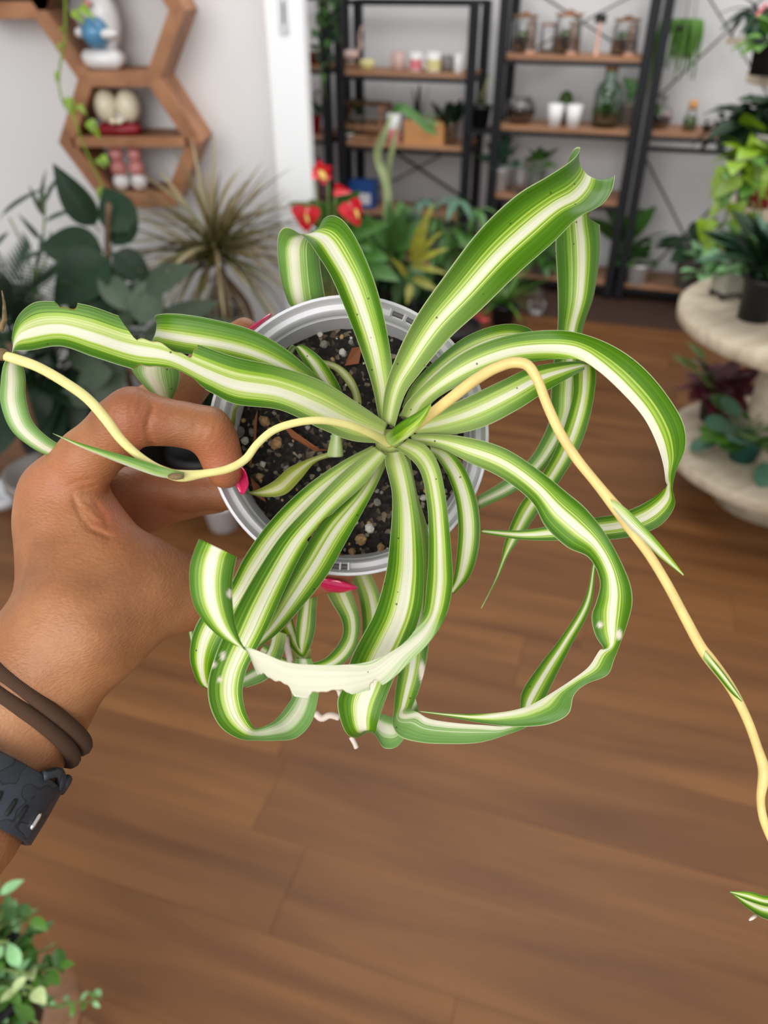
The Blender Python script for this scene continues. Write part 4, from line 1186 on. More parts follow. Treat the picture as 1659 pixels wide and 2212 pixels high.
M['leaf_bright'] = simple('leaf_bright_green', rgb(80, 126, 40), .4, var=.2, scale=14, randomize=.35)
M['leaf_lime'] = simple('leaf_lime', rgb(118, 150, 26), .4, var=.2, scale=14, randomize=.35)
M['leaf_dark'] = simple('leaf_dark_green', rgb(24, 48, 26), .5, var=.25, scale=12, randomize=.4, spec=.3)
M['leaf_grey'] = simple('leaf_grey_green', rgb(56, 72, 52), .6, var=.2, scale=14, randomize=.35)
M['leaf_blue'] = simple('leaf_blue_green', rgb(64, 102, 80), .45, var=.2, scale=14, randomize=.3)
M['leaf_red'] = simple('leaf_burgundy', rgb(84, 34, 44), .45, var=.3, scale=14, randomize=.5)
M['leaf_mint'] = simple('leaf_mint', rgb(140, 190, 132), .5, var=.15, scale=14, randomize=.25)
M['spathe_red'] = simple('anthurium_red', rgb(206, 26, 44), .22, var=.1, scale=30, spec=.6)
M['spadix'] = simple('spadix_yellow', rgb(206, 176, 90), .6, var=.15, scale=60)
M['stem_green'] = simple('stem_green', rgb(112, 130, 66), .6, var=.2, scale=40)
M['stem_brown'] = simple('stem_brown', rgb(98, 76, 56), .8, var=.25, scale=40)

def lathe_part(name, prof, mat, parent, loc=(0, 0, 0), n=28, scale=1.0):
    return MB().lathe([(r * scale, z * scale) for r, z in prof], n, loc).build(name, M[mat], parent, True)

# leaf blades: x along the leaf from the stalk base, z up
def blade(name, mat, pet=.3, length=.7, width=.3, kind='oval', droop=.35, fold=.12, n=9, m=4, r=.010, lobes=0, tipdroop=0.0):
    """unit leaf (total reach about 1): thin stalk then a blade, bending down with distance"""
    V, Fc = [], []
    def cl(t):  # centre line by arc
        a = -droop * t - tipdroop * max(0, t - .5) ** 2 * 4
        return t, a
    xs = np.linspace(0, 1, 40); ang = np.array([cl(t)[1] for t in xs])
    px = np.concatenate([[0], np.cumsum(np.cos(ang[:-1]) * np.diff(xs))]); pz = np.concatenate([[0], np.cumsum(np.sin(ang[:-1] * 1.6) * np.diff(xs))])
    at = lambda t: (np.interp(t, xs, px), np.interp(t, xs, pz), np.interp(t, xs, ang) * 1.6)
    tot = pet + length
    rows = []
    for i in range(n + 1):
        v = i / n
        t = (pet + length * v) / tot
        x, z, a = at(t)
        if kind == 'oval': w = math.sin(math.pi * v ** .85) ** .8
        elif kind == 'lance': w = math.sin(math.pi * v ** .7) ** .9
        elif kind == 'heart': w = min(1, (v + .02) * 6) ** .5 * (1 - v) ** .75 * 1.35
        elif kind == 'round': w = math.sqrt(max(0, 1 - (2 * v - 1) ** 2))
        elif kind == 'strap': w = min(1, .35 + v * 4) * (1 - v ** 4) ** .8
        else: w = 1 - v
        if lobes and .15 < v < .95: w *= .62 + .38 * (math.sin(v * lobes * math.pi) > 0)
        w = max(w, .02) * width / 2
        for j in range(m + 1):
            u = -1 + 2 * j / m
            xx = x - (abs(u) * .08 * width if kind == 'heart' and v < .15 else 0)
            V.append((xx - math.sin(a) * 0, w * u, z + fold * w * abs(u) * 2))
    for i in range(n):
        for j in range(m):
            a = i * (m + 1) + j
            Fc.append((a, a + m + 1, a + m + 2, a + 1))
    mb = MB().add(V, Fc)
    if pet > .02:
        pts = [(at(t)[0], 0, at(t)[1]) for t in np.linspace(0, pet / tot, 5)]
        mb.tube(pts, r, 5)
    return mesh_from(name, mb.v, mb.f, M[mat], True)

def put_leaf(root, me, az, el, size, loc=(0, 0, 0), roll=0.0, wid=1.0, name='leaf'):
    """a leaf growing from loc (local to root) towards azimuth az at elevation el (radians)"""
    Rm = Matrix.Rotation(az, 3, 'Z') @ Matrix.Rotation(-el, 3, 'Y') @ Matrix.Rotation(roll, 3, 'X')
    o = link(name, me, root, loc)
    o.rotation_euler = Rm.to_euler()
    o.scale = (size, size * wid, size)
    return o

def aim_leaf(root, me, a, b, wid=None, face=None, name='leaf', reach=1.0):
    """a leaf from world point a to world point b, its upper side turned to face"""
    a, b = Vector(a), Vector(b)
    d = (b - a); L = d.length; d.normalize()
    f = Vector(face if face is not None else (0, -.75, .65))
    y = f.cross(d); y.normalize()
    z = d.cross(y)
    o = link(name, me, root)
    o.location = a - root.location
    o.rotation_euler = Matrix((d, y, z)).transposed().to_euler()
    s = L / reach
    o.scale = (s, s if wid is None else wid, s)
    return o

def bush(root, me_list, n, size, spread=(.1, 1.3), loc=(0, 0, 0), seed=0, jit=.02, az0=0, az1=2 * math.pi):
    r = random.Random(seed)
    for i in range(n):
        az = az0 + (az1 - az0) * (i + r.random()) / n
        el = spread[0] + (spread[1] - spread[0]) * r.random() ** 1.0
        l = (loc[0] + r.uniform(-jit, jit), loc[1] + r.uniform(-jit, jit), loc[2] + r.uniform(-jit, jit) * .5)
        put_leaf(root, me_list[i % len(me_list)], az, el, size * r.uniform(.7, 1.1), l, r.uniform(-.4, .4))

def pot_prof(r, h, taper=.75, wall=.006, lip=True):
    p = [(.0005, 0), (r * taper, 0), (r * .97, h * .86)]
    if lip: p += [(r * 1.04, h * .87), (r * 1.04, h)]
    else: p += [(r, h)]
    p += [(r - wall, h), (r * .9 - wall, h * .86), (.0005, h * .86)]
    return p

def pot_thing(name, label, cat, loc, r, h, mat, soil=True, taper=.75, group=None):
    t = empty(name, tuple(loc), label, cat, group)
    lathe_part('pot', pot_prof(r, h, taper), mat, t)
    if soil: lathe_part('soil', [(.0005, h * .9), (r * .5, h * .9 + .004), (r * .93, h * .88)], 'soil_dark', t, n=20)
    return t

def stand_at(px, py_base, d, h):
    """world point on a board at height h under pixel column px (d behind the rack front)"""
    # intersect the vertical plane at depth d with the pixel ray and take its column at height h
    for _ in range(1):
        s, _h = rackpt(px, py_base, d)
    return rackw(s, d, h)
def pxm(p):
    """metres per pixel at a world point"""
    return float(np.dot(np.array(p) - CAM_POS, CAM_FWD)) / F

# --- jars on the upper board of the tall rack
def jar(px, d, h, wpx, hpx, label, lid='lid_wood', fill=.35, plants='moss', name='terrarium_jar', knob=True, taper=1.0, glass='glass'):
    p = stand_at(px, 120, d, h)
    m = pxm(p); r, H = wpx * m / 2, hpx * m
    t = empty(name, tuple(p), label, 'jar')
    lathe_part('glass', [(.0005, 0.0), (r * .95, 0.0), (r, .008), (r * 1.0, H * .72), (r * .86 * taper, H * .82), (r * .84 * taper, H * .86), (r * .82 * taper, H * .86), (r * .84 * taper, H * .815), (r * .97, H * .71), (r * .97, .01), (.0005, .006)], glass, t)
    lathe_part('soil', [(.0005, .008), (r * .93, .008), (r * .94, H * fill * .8), (r * .5, H * fill), (.0005, H * fill * .95)], 'soil_dark', t)
    if plants:
        rr = random.Random(int(px))
        for k in range(5):
            a = rr.uniform(0, 6.28); q = r * .45 * rr.random()
            MB().ball((q * math.cos(a), q * math.sin(a), H * fill + r * .2), (r * .3, r * .28, r * .32), 8, 6).build('moss_clump', M[plants], t, True)
    if lid:
        lathe_part('lid', [(.0005, H * .86), (r * .98 * taper, H * .86), (r * 1.0 * taper, H * .87), (r * 1.0 * taper, H * .92), (.0005, H * .925)], lid, t)
        if knob: MB().ball((0, 0, H * .955), (r * .38, r * .38, H * .05), 12, 8).build('knob', M[lid], t, True)
    return t
jar(1128, .16, h1, 54, 74, 'squat jar with a wooden lid, leftmost on the top jar board', fill=.38)
jar(1180, .20, h1, 36, 58, 'small empty clear jar between two lidded jars', fill=.04, plants=None, knob=False)
jar(1221, .14, h1, 58, 80, 'large jar with a domed wooden lid at the middle of the top jar board', fill=.40)
jar(1345, .15, h1, 56, 72, 'jar with a flat wooden lid at the right end of the top jar board', fill=.42)
# tall test tube vases, one on each block
for px, hp, lb in ((1143, 62, 'slim glass tube vase in front of the squat jar'), (1232, 62, 'slim glass tube vase in front of the domed jar'), (1357, 60, 'slim glass tube vase before the jar by the rack post')):
    p = stand_at(px, 120, .05, h1); m = pxm(p)
    t = empty('tube_vase', tuple(p), lb, 'vase', 'glass tube vases on the jar board')
    lathe_part('tube', [(.0005, .012), (9 * m * .6, .014), (9 * m, .03), (9 * m, hp * m), (8 * m, hp * m), (8 * m, .03), (.0005, .02)], 'glass', t, n=16)
    MB().box((0, 0, .008), (20 * m, 16 * m, .016), bevel=.003).build('foot', M['copper'], t)
p = stand_at(1287, 120, .04, h1); m = pxm(p)
t = empty('sign_stand', tuple(p), 'small black plaque on a copper coloured stem between the jars', 'sign')
lathe_part('stem', [(.0005, 0), (8 * m, 0), (7.5 * m, .006), (3.6 * m, .012), (3.2 * m, 62 * m), (.0005, 62 * m)], 'copper', t, n=14)
MB().box((0, 0, 68 * m), (24 * m, .008, 17 * m), bevel=.002).build('plaque', M['black_plastic'], t)

# --- second board of the tall rack
p = stand_at(1121, 270, .14, h2); m = pxm(p); r = 33 * m
t = empty('bowl_terrarium', tuple(p), 'round glass bowl half full of dark soil on the jar rack', 'terrarium')
prof = [(.0005, 0), (r * .55, 0)] + [(r * math.cos(a), r * .78 + r * .9 * math.sin(a)) for a in np.linspace(-1.0, .95, 12)] + [(r * .62, r * 1.52), (r * .60, r * 1.50)] + [(r * .96 * math.cos(a), r * .78 + r * .86 * math.sin(a)) for a in np.linspace(.95, -1.0, 12)] + [(.0005, .006)]
lathe_part('bowl', prof, 'glass', t)
lathe_part('soil', [(.0005, .008)] + [(r * .93 * math.cos(a), r * .78 + r * .84 * math.sin(a)) for a in np.linspace(-1.0, -.05, 7)] + [(r * .5, r * .82), (.0005, r * .78)], 'soil_dark', t)
for px, lb in ((1197, 'small white cup pot, left one of the pair on the jar rack'), (1237, 'small white cup pot, right one of the pair on the jar rack')):
    p = stand_at(px, 270, .06, h2); m = pxm(p); r = 18 * m
    t = empty('cup_pot', tuple(p), lb, 'pot', 'white cup pots on the jar rack')
    lathe_part('cup', [(.0005, 0), (r * .72, 0), (r * .98, 44 * m), (r * .88, 44 * m), (r * .7, 10 * m), (.0005, 8 * m)], 'ceramic_white', t)
    lathe_part('soil', [(.0005, 36 * m), (r * .86, 35 * m)], 'soil_dark', t)
p = stand_at(1216, 270, .20, h2); m = pxm(p)
t = pot_thing('potted_cactus', 'tiny round cactus behind the two white cup pots', 'potted plant', p, 16 * m, 30 * m, 'ceramic_grey')
MB().ball((0, 0, 44 * m), (15 * m, 15 * m, 18 * m), 14, 10).build('cactus_body', M['moss'], t, True)
p = stand_at(1305, 270, .14, h2); m = pxm(p); r, H = 28 * m, 116 * m
t = empty('bottle_terrarium', tuple(p), 'tall stoppered glass bottle full of green plants on the jar rack', 'terrarium')
lathe_part('bottle', [(.0005, 0), (r, 0), (r, H * .58), (r * .85, H * .68), (r * .5, H * .76), (r * .48, H * .92), (r * .54, H * .94), (r * .42, H * .94), (r * .42, H * .77), (r * .8, H * .67), (r * .95, H * .57), (r * .95, .006), (.0005, .005)], 'glass_green', t)
lathe_part('soil', [(.0005, .006), (r * .93, .006), (r * .93, H * .2), (.0005, H * .24)], 'soil_dark', t)
lathe_part('stopper', [(.0005, H * .9), (r * .4, H * .9), (r * .5, H * .95), (r * .5, H * 1.0), (.0005, H * 1.01)], 'cork', t, n=16)
lm = blade('leaf', 'leaf_mid', .2, .8, .45, 'oval', .5)
bush(t, [lm], 16, r * 1.25, (.3, 1.4), (0, 0, H * .22), 5, r * .3)
bush(t, [lm], 12, r * 1.1, (.3, 1.4), (0, 0, H * .42), 6, r * .3)
p = stand_at(1352, 270, .22, h2); m = pxm(p)
t = pot_thing('potted_pilea', 'pale leafy plant behind the tall bottle at the rack post', 'potted plant', p, 20 * m, 44 * m, 'ceramic_grey')
lm = blade('leaf', 'leaf_mint', .5, .5, .42, 'round', .3)
bush(t, [lm], 14, 52 * m, (.6, 1.5), (0, 0, 40 * m), 3, .005)

# --- right bay board
p = stand_at(1421, 280, .14, hb); m = pxm(p); r = 25 * m
t = empty('globe_terrarium', tuple(p), 'round glass globe with dark soil and pink stones, right of the rack post', 'terrarium')
prof = [(.0005, 0), (r * .5, 0)] + [(r * math.cos(a), r * .85 + r * math.sin(a)) for a in np.linspace(-1.0, 1.2, 14)] + [(r * .34, r * 2.5), (r * .30, r * 2.5)] + [(r * .96 * math.cos(a), r * .85 + r * .96 * math.sin(a)) for a in np.linspace(1.2, -1.0, 14)] + [(.0005, .005)]
lathe_part('globe', prof, 'glass', t)
lathe_part('soil', [(.0005, .006)] + [(r * .92 * math.cos(a), r * .85 + r * .92 * math.sin(a)) for a in np.linspace(-1.0, .1, 8)] + [(.0005, r * .95)], 'soil_dark', t)
for k in range(5): MB().ball((r * .5 + r * .1 * math.cos(k), -r * .35 + r * .2 * math.sin(2.4 * k), r * .95 + r * .12 * k * .5), r * .22, 8, 6).build('pink_stone', M['blush'], t, True)
bush(t, [blade('leaf', 'leaf_bright', .2, .8, .3, 'lance', .4)], 8, r * 1.2, (.5, 1.4), (-r * .3, 0, r * .9), 8, r * .1)
p = stand_at(1487, 280, .12, hb); m = pxm(p); r = 15 * m
t = empty('corked_bottle', tuple(p), 'small moss filled bottle with a round cork stopper', 'bottle')
lathe_part('bottle', [(.0005, 0), (r, 0), (r * 1.02, 18 * m), (r * .6, 34 * m), (r * .55, 42 * m), (r * .48, 42 * m), (r * .52, 33 * m), (r * .95, 18 * m), (r * .94, .004), (.0005, .004)], 'glass', t)
lathe_part('moss', [(.0005, .005), (r * .9, .005), (r * .92, 17 * m), (r * .5, 28 * m), (.0005, 28 * m)], 'moss', t)
MB().ball((0, 0, 48 * m), (10 * m, 10 * m, 11 * m), 12, 8).build('stopper', M['cork'], t, True)
for px, s, lb in ((1525, 9, 'tiny dark pot plant at the right of the corked bottle'), (1556, 16, 'small dark leafy plant in a black pot at the end of the right board')):
    p = stand_at(px, 280, .12, hb); m = pxm(p)
    t = pot_thing('potted_seedling', lb, 'potted plant', p, s * m, s * 1.1 * m, 'black_plastic')
    bush(t, [blade('leaf', 'leaf_dark', .3, .7, .4, 'oval', .4)], 9, s * 2.0 * m, (.3, 1.3), (0, 0, s * m), 4, .004)

# hanging string plant in the right bay
p = rackw(rackpt(1470, 60, .12)[0], .12, rackpt(1470, 60, .12)[1]); m = pxm(p)
t = empty('hanging_string_plant', tuple(p), 'bright green trailing string plant hanging in the right bay of the rack', 'hanging plant')
lathe_part('basket', [(.0005, -.02), (24 * m, -.02), (34 * m, .0), (38 * m, .012), (36 * m, .012), (30 * m, 0), (.0005, -.01)], 'black_plastic', t)
rr = random.Random(8)
for k in range(3):
    a = k * 2.1 + .4
    MB().tube([(36 * m * math.cos(a), 36 * m * math.sin(a), .01), (4 * m * math.cos(a), 4 * m * math.sin(a), .62)], .0016, 5).build('hanger_wire', M['steel_black'], t)
sm = None
for k in range(70):
    a = rr.uniform(0, 6.283); q = 36 * m * math.sqrt(rr.random())
    L = (55 + 45 * rr.random() ** 3 + 25 * max(0, -math.cos(a))) * m
    x, y = q * math.cos(a), q * math.sin(a)
    ox, oy = 8 * m * math.cos(a), 8 * m * math.sin(a)
    pts = [(x, y, .015), (x + ox * .8, y + oy * .8, .02 + 6 * m), (x + ox * 1.6, y + oy * 1.6, -.01), (x + ox * 1.7 + rr.uniform(-4, 4) * m, y + oy * 1.7, -L)]
    q2 = spline(pts, 10)
    MB().tube(q2, np.linspace(4.2, 1.2, 10) * m, 5).build('strand', M['leaf_bright'], t, True)

# --- low rack, mug board and crate board
def mug(px, d, h, wpx, hpx, label, mat, handle=True, band=None, side=-1):
    p = stand_at(px, 150, d, h); m = pxm(p); r, H = wpx * m / 2, hpx * m
    t = empty('mug', tuple(p), label, 'mug', 'mugs on the low rack')
    lathe_part('cup', [(.0005, 0), (r * .86, 0), (r, .006), (r, H), (r * .9, H), (r * .88, .008), (.0005, .006)], mat, t)
    if band: lathe_part('painted_band', [(r * 1.004, H * .12), (r * 1.012, H * .15), (r * 1.012, H * .62), (r * 1.004, H * .65)], band, t)
    if handle:
        pts = [(side * (r * .95 + r * .55 * math.sin(a)), 0, H * .5 + H * .3 * math.cos(a)) for a in np.linspace(0.15, math.pi - .15, 9)]
        MB().tube(pts, r * .13, 7).build('handle', M[mat], t, True)
    return t
mug(862, .16, hc1, 28, 34, 'blush cup beside a white mug on the low rack', 'blush', band=None)
mug(898, .09, hc1, 27, 36, 'white mug with a pink painted side on the low rack', 'ceramic_white', band='ceramic_pink', side=1)
mug(936, .07, hc1, 31, 38, 'white mug with pale yellow band on the low rack', 'ceramic_white', band='ceramic_yellow')
mug(965, .17, hc1, 28, 28, 'short grey cup between two white mugs', 'ceramic_grey', handle=False)
mug(991, .06, hc1, 19, 37, 'narrow white mug before the right post of the low rack', 'ceramic_white', side=1)
p = stand_at(793, 150, .07, hc1); m = pxm(p)
t = empty('yellow_bowl', tuple(p), 'small pale yellow bowl on the mug board', 'bowl')
lathe_part('bowl', [(.0005, 0), (12 * m, 0), (17 * m, 12 * m), (16 * m, 20 * m), (14.5 * m, 20 * m), (14 * m, 12 * m), (.0005, 5 * m)], 'ceramic_yellow', t)
lathe_part('seeds', [(.0005, 19 * m), (13 * m, 18 * m)], 'stem_brown', t)
p = stand_at(757, 150, .12, hc1); m = pxm(p)
t = empty('flamingo_figurine', tuple(p), 'blush bird figurine with a raised neck at the left of the mug board', 'figurine')
MB().ball((0, 0, 26 * m), (20 * m, 10 * m, 10 * m), 14, 8).build('body', M['blush'], t, True)
MB().tube(spline([(14 * m, 0, 30 * m), (22 * m, 0, 42 * m), (20 * m, 0, 60 * m), (27 * m, 0, 78 * m)], 12), [4 * m] * 6 + [2.6 * m] * 6, 8).build('neck', M['blush'], t, True)
MB().box((0, 0, 5 * m), (36 * m, 18 * m, 10 * m), bevel=.004).build('base', M['lid_wood'], t)
MB().bar((-5 * m, 0, 8 * m), (-5 * m, 0, 20 * m), 3 * m).build('leg', M['blush'], t)
MB().bar((5 * m, 0, 8 * m), (5 * m, 0, 20 * m), 3 * m).build('leg', M['blush'], t)
p = stand_at(683, 150, .10, hc1 + .02); m = pxm(p)
t = pot_thing('potted_heart_plant', 'heart leaved plant in a dark red pot beside the door jamb', 'potted plant', p, 19 * m, 22 * m, 'ceramic_red')
bush(t, [blade('leaf', 'leaf_mid', .4, .6, .42, 'heart', .8)], 9, 30 * m, (.1, 1.2), (0, 0, 20 * m), 2, .006)
# crate board
p = stand_at(790, 300, .13, hc2); m = pxm(p)
t = empty('wooden_crate', tuple(p), 'open wooden crate frame on the low rack', 'crate', None, -TH)
W, D, H = 96 * m, .20, 68 * m
for sx in (-1, 1):
    for sy in (-1, 1):
        MB().box((sx * (W / 2 - .008), sy * (D / 2 - .008), H / 2), (.018, .018, H), bevel=.001).build('corner_post', M['lid_wood'], t)
for sy in (-1, 1):
    for z in (.018, H * .40, H - .012):
        if sy < 0 and z > H * .5: continue
        MB().box((0, sy * (D / 2), z), (W, .008, .026), bevel=.001).build('slat', M['lid_wood'], t)
for sx in (-1, 1):
    for z in (.018, H * .40, H - .012):
        MB().box((sx * (W / 2), 0, z), (.008, D, .026), bevel=.001).build('slat', M['lid_wood'], t)
p = stand_at(851, 300, .06, hc2); m = pxm(p)
t = empty('tumbler', tuple(p + np.array([0, 0, 0])), 'pink and white tumbler beside the crate', 'cup')
lathe_part('cup', [(.0005, 0), (12 * m, 0), (15 * m, 56 * m), (13.5 * m, 56 * m), (11 * m, 6 * m), (.0005, 5 * m)], 'ceramic_white', t)
lathe_part('pink_base', [(12.3 * m, .001), (13.9 * m, 26 * m), (13.4 * m, 28 * m)], 'ceramic_pink', t)
p = stand_at(922, 300, .13, hc2); m = pxm(p)
t = empty('wooden_box', tuple(p), 'tan wooden planter box with a pale plant on the low rack', 'planter', None, -TH)
W, D, H = 84 * m, .16, 44 * m
for sy in (-1, 1): MB().box((0, sy * D / 2, H / 2), (W, .010, H), bevel=.001).build('board', M['cork'], t)
for sx in (-1, 1): MB().box((sx * W / 2, 0, H / 2), (.010, D, H), bevel=.001).build('board', M['cork'], t)
MB().box((0, 0, H * .4), (W - .01, D - .01, H * .8)).build('soil', M['soil_dark'], t)
bush(t, [blade('leaf', 'leaf_mint', .3, .7, .3, 'oval', .9)], 10, 34 * m, (.2, 1.2), (14 * m, -D * .3, H), 4, .012)
for px in (755,):
    p = stand_at(px, 300, .04, hc2); m = pxm(p)
    t = pot_thing('potted_sprout', 'tiny white pot with a sprout at the crate corner', 'potted plant', p, 9 * m, 14 * m, 'ceramic_white')
    bush(t, [blade('leaf', 'leaf_mid', .3, .7, .4, 'oval', .4)], 6, 20 * m, (.4, 1.3), (0, 0, 12 * m), 3, .003)
p = stand_at(772, 300, .22, hc2); m = pxm(p)
t = pot_thing('potted_trailer', 'olive leaved plant rising behind the crate', 'potted plant', p, 18 * m, 40 * m, 'ceramic_grey')
bush(t, [blade('leaf', 'leaf_mid', .3, .7, .36, 'oval', .5)], 11, 42 * m, (.4, 1.4), (0, 0, 42 * m), 13, .006)
p = stand_at(902, 300, .22, hc2); m = pxm(p)
t = pot_thing('snake_plant', 'upright dark sword leaved plant behind the planter box', 'potted plant', p, 14 * m, 30 * m, 'ceramic_grey')
sl = blade('leaf', 'leaf_dark', .0, 1.0, .12, 'strap', .05)
for k in range(5): put_leaf(t, sl, k * 1.3, 1.35 + .04 * k, (86 - 6 * k) * m, (4 * m * math.cos(k * 2), 4 * m * math.sin(k * 2), 26 * m))
p = stand_at(973, 300, .10, hc2); m = pxm(p)
t = empty('flower_vase', tuple(p), 'clear glass vase holding a dark dried bunch at the rack post', 'vase')
lathe_part('vase', [(.0005, 0), (15 * m, 0), (16 * m, 52 * m), (15 * m, 52 * m), (14 * m, .005), (.0005, .004)], 'glass', t)
dl = blade('leaf', 'leaf_dark', .45, .55, .25, 'lance', .2)
bush(t, [dl], 16, 82 * m, (1.05, 1.5), (0, 0, 10 * m), 9, .004)
# orchid between the racks
p = rackw(rackpt(1036, 270, .05)[0], .05, rackpt(1036, 272, .05)[1]); m = pxm(p)
t = empty('potted_orchid', tuple(p), 'orchid with a spray of pale yellow flowers in a black pot between the racks', 'potted plant')
lathe_part('pot', pot_prof(23 * m, 40 * m), 'black_plastic', t)
MB().tube(spline([(0, 0, 34 * m), (4 * m, 0, 70 * m), (14 * m, 0, 100 * m), (8 * m, 0, 60 * m)], 14)[:10], 1.4 * m, 6).build('stem', M['stem_green'], t, True)
fm = blade('flower', 'ceramic_yellow', .05, .9, .7, 'round', .2)
for k, (x, z) in enumerate(((2, 62), (8, 72), (14, 80), (20, 86), (0, 54), (10, 66))):
    for a in range(3): put_leaf(t, fm, 2.1 * a + k, .5, 8 * m, (x * m, -3 * m, z * m), name='petal')
MB().box((0, 0, -.02), (60 * m, .16, .02)).build('bracket', M['steel_black'], t)
# hanging heart-leaf vine over the left end of the low rack
p = rackw(rackpt(716, 20, -.05)[0], -.05, hct + .02); m = pxm(p)
t = pot_thing('trailing_pothos', 'dark green vine trailing down the left posts of the low rack', 'hanging plant', p, 26 * m, 40 * m, 'ceramic_white')
hm = blade('leaf', 'leaf_mid', .25, .75, .6, 'heart', .5)
hd_ = blade('leaf', 'leaf_dark', .25, .75, .6, 'heart', .5)
rr = random.Random(21)
for k, (dx, L) in enumerate(((-22, 190), (-8, 130), (-2, 90), (6, 110), (14, 80), (-30, 70), (18, 60))):
    pts = [(0, 0, 36 * m), (dx * m * .8, -26 * m, 44 * m), (dx * m, -34 * m, 0), (dx * m + rr.uniform(-8, 8) * m, -34 * m, -L * m * .6), (dx * m + rr.uniform(-10, 10) * m, -34 * m, -L * m)]
    q = spline(pts, 16)
    v = MB().tube(q, 1.3 * m, 5).build('vine', M['stem_green'], t, True)
    for i in range(4, 16, 2 if L > 80 else 3):
        put_leaf(v, hd_ if (i + k) % 3 else hm, -1.57 + rr.uniform(-1.3, 1.3), rr.uniform(-1.2, -.1), rr.uniform(24, 34) * m, tuple(q[i]))
# lower boards of the low rack
p = stand_at(786, 440, .10, hc3); m = pxm(p)
t = empty('blue_carton', tuple(p), 'blue and white carton on the lowest visible board of the low rack', 'box', None, -TH)
MB().box((0, 0, 27 * m), (54 * m, .10, 54 * m), bevel=.002).build('carton', M['blue_print'], t)
MB().box((6 * m, -.0515, 20 * m), (30 * m, .003, 22 * m)).build('white_panel', M['white_plastic'], t)
p = stand_at(684, 440, .08, hc3); m = pxm(p)
t = empty('pink_vase', tuple(p), 'tall mauve vase beside the door jamb', 'vase')
M['mauve'] = simple('mauve_glaze', rgb(150, 96, 124), .3, var=.08)
lathe_part('vase', [(.0005, 0), (14 * m, 0), (18 * m, 30 * m), (16 * m, 78 * m), (13 * m, 92 * m), (11 * m, 92 * m), (14 * m, 70 * m), (.0005, 6 * m)], 'mauve', t)
p = stand_at(676, 300, .10, hc2 + .02); m = pxm(p)
t = pot_thing('potted_red_plant', 'plant in a coral red pot on the board beside the door jamb', 'potted plant', p, 20 * m, 34 * m, 'spathe_red')
bush(t, [blade('leaf', 'leaf_blue', .3, .7, .4, 'oval', .5)], 12, 44 * m, (.2, 1.3), (12 * m, 0, 30 * m), 15, .008)
# ------------------------------------------------------------------ honeycomb shelves on the left wall
M['honey_wood'] = wood('honeycomb_wood', rgb(128, 84, 54), rgb(176, 122, 84), scale=(9, 9, 9), rough=.55, randomize=.2)
HD = .19
hxA = atY(232, 22, LWY - HD)
ha = .2095
hs_root = empty('honeycomb_shelf', (float(hxA[0]), LWY - HD / 2, float(hxA[2])), 'brown wooden honeycomb wall shelf of joined hexagons', 'shelf')
def hexv(cx, cz, k):
    a = math.radians(60 * k)
    return np.array([cx + ha * math.cos(a), cz + ha * math.sin(a)])
edges = {}
s3 = math.sqrt(3)
cells = [(0, 0), (0, -s3 * ha), (-1.5 * ha, s3 / 2 * ha), (0, s3 * ha)]
for cx, cz in cells:
    for k in range(6):
        a, b = hexv(cx, cz, k), hexv(cx, cz, k + 1)
        key = tuple(sorted([tuple(np.round(a, 3)), tuple(np.round(b, 3))]))
        edges[key] = (a, b)
for a, b in edges.values():
    d = b - a; L = np.linalg.norm(d); d = d / L
    R_ = np.array([[d[0], 0, -d[1]], [0, 1, 0], [d[1], 0, d[0]]])
    tk = .044; off = tk / (2 * s3) - .0003
    nrm = np.array([-d[1], d[0]])
    poly = []
    for node, dirn, sides in ((a, d, (1, -1)), (b, -d, (1, -1))):
        cor = []
        for sg in sides:
            lat = nrm * sg * (1 if dirn is d else -1)
            ang = math.atan2(dirn[1], dirn[0]) + math.radians(120) * (1 if np.dot(np.array([-dirn[1], dirn[0]]), lat) > 0 else -1)
            nb = node + ha * np.array([math.cos(ang), math.sin(ang)])
            has = any(np.allclose(nb, e, atol=.004) and np.allclose(node, f, atol=.004) for e1, e2 in edges.values() for e, f in ((e1, e2), (e2, e1)))
            cor.append(node + lat * (tk / 2 - .0003) + dirn * (off if has else -off))
        poly += [cor[0], node + dirn * .0003, cor[1]]
    n6 = len(poly)
    V = [(x, -HD / 2, z) for x, z in poly] + [(x, HD / 2, z) for x, z in poly]
    Fc = [tuple(range(n6)), tuple(range(2 * n6 - 1, n6 - 1, -1))] + [(i, n6 + i, n6 + (i + 1) % n6, (i + 1) % n6) for i in range(n6)]
    link('board', mesh_from('board', V, Fc, M['honey_wood'], False), hs_root)
# the middle board of the lower cell
MB().box((0, 0, -s3 * ha), (2 * ha - .036, HD, .030), bevel=.0015).build('middle_board', M['honey_wood'], hs_root)
HZ = float(hxA[2]); HX = float(hxA[0]); HY = LWY - HD / 2
zA = HZ - s3 / 2 * ha + .0225           # upper cell floor
zB = HZ - s3 * ha + .0155               # middle board of the lower cell
zC = HZ - 1.5 * s3 * ha + .0225         # lower cell floor
m_ = pxm((HX, HY, zA))
M['glaze_white'] = simple('white_glaze', rgb(228, 226, 226), .25, var=.03)
M['glaze_cream'] = simple('cream_glaze', rgb(226, 216, 190), .3, var=.04)
M['glaze_blue'] = simple('blue_glaze', rgb(86, 140, 178), .2, var=.25, scale=40)
M['glaze_pink'] = simple('pink_glaze', rgb(206, 132, 126), .25, var=.08)
x0 = float(atY(222, 120, HY - .035)[0])
t = empty('bear_figurine', (x0, HY - .035, zA), 'white glazed figurine hugging a blue ball in the upper honeycomb cell', 'figurine')
m = m_ * 1.08
MB().box((0, 0, 17 * m), (80 * m, 56 * m, 34 * m), bevel=11 * m).build('base', M['glaze_white'], t, True)
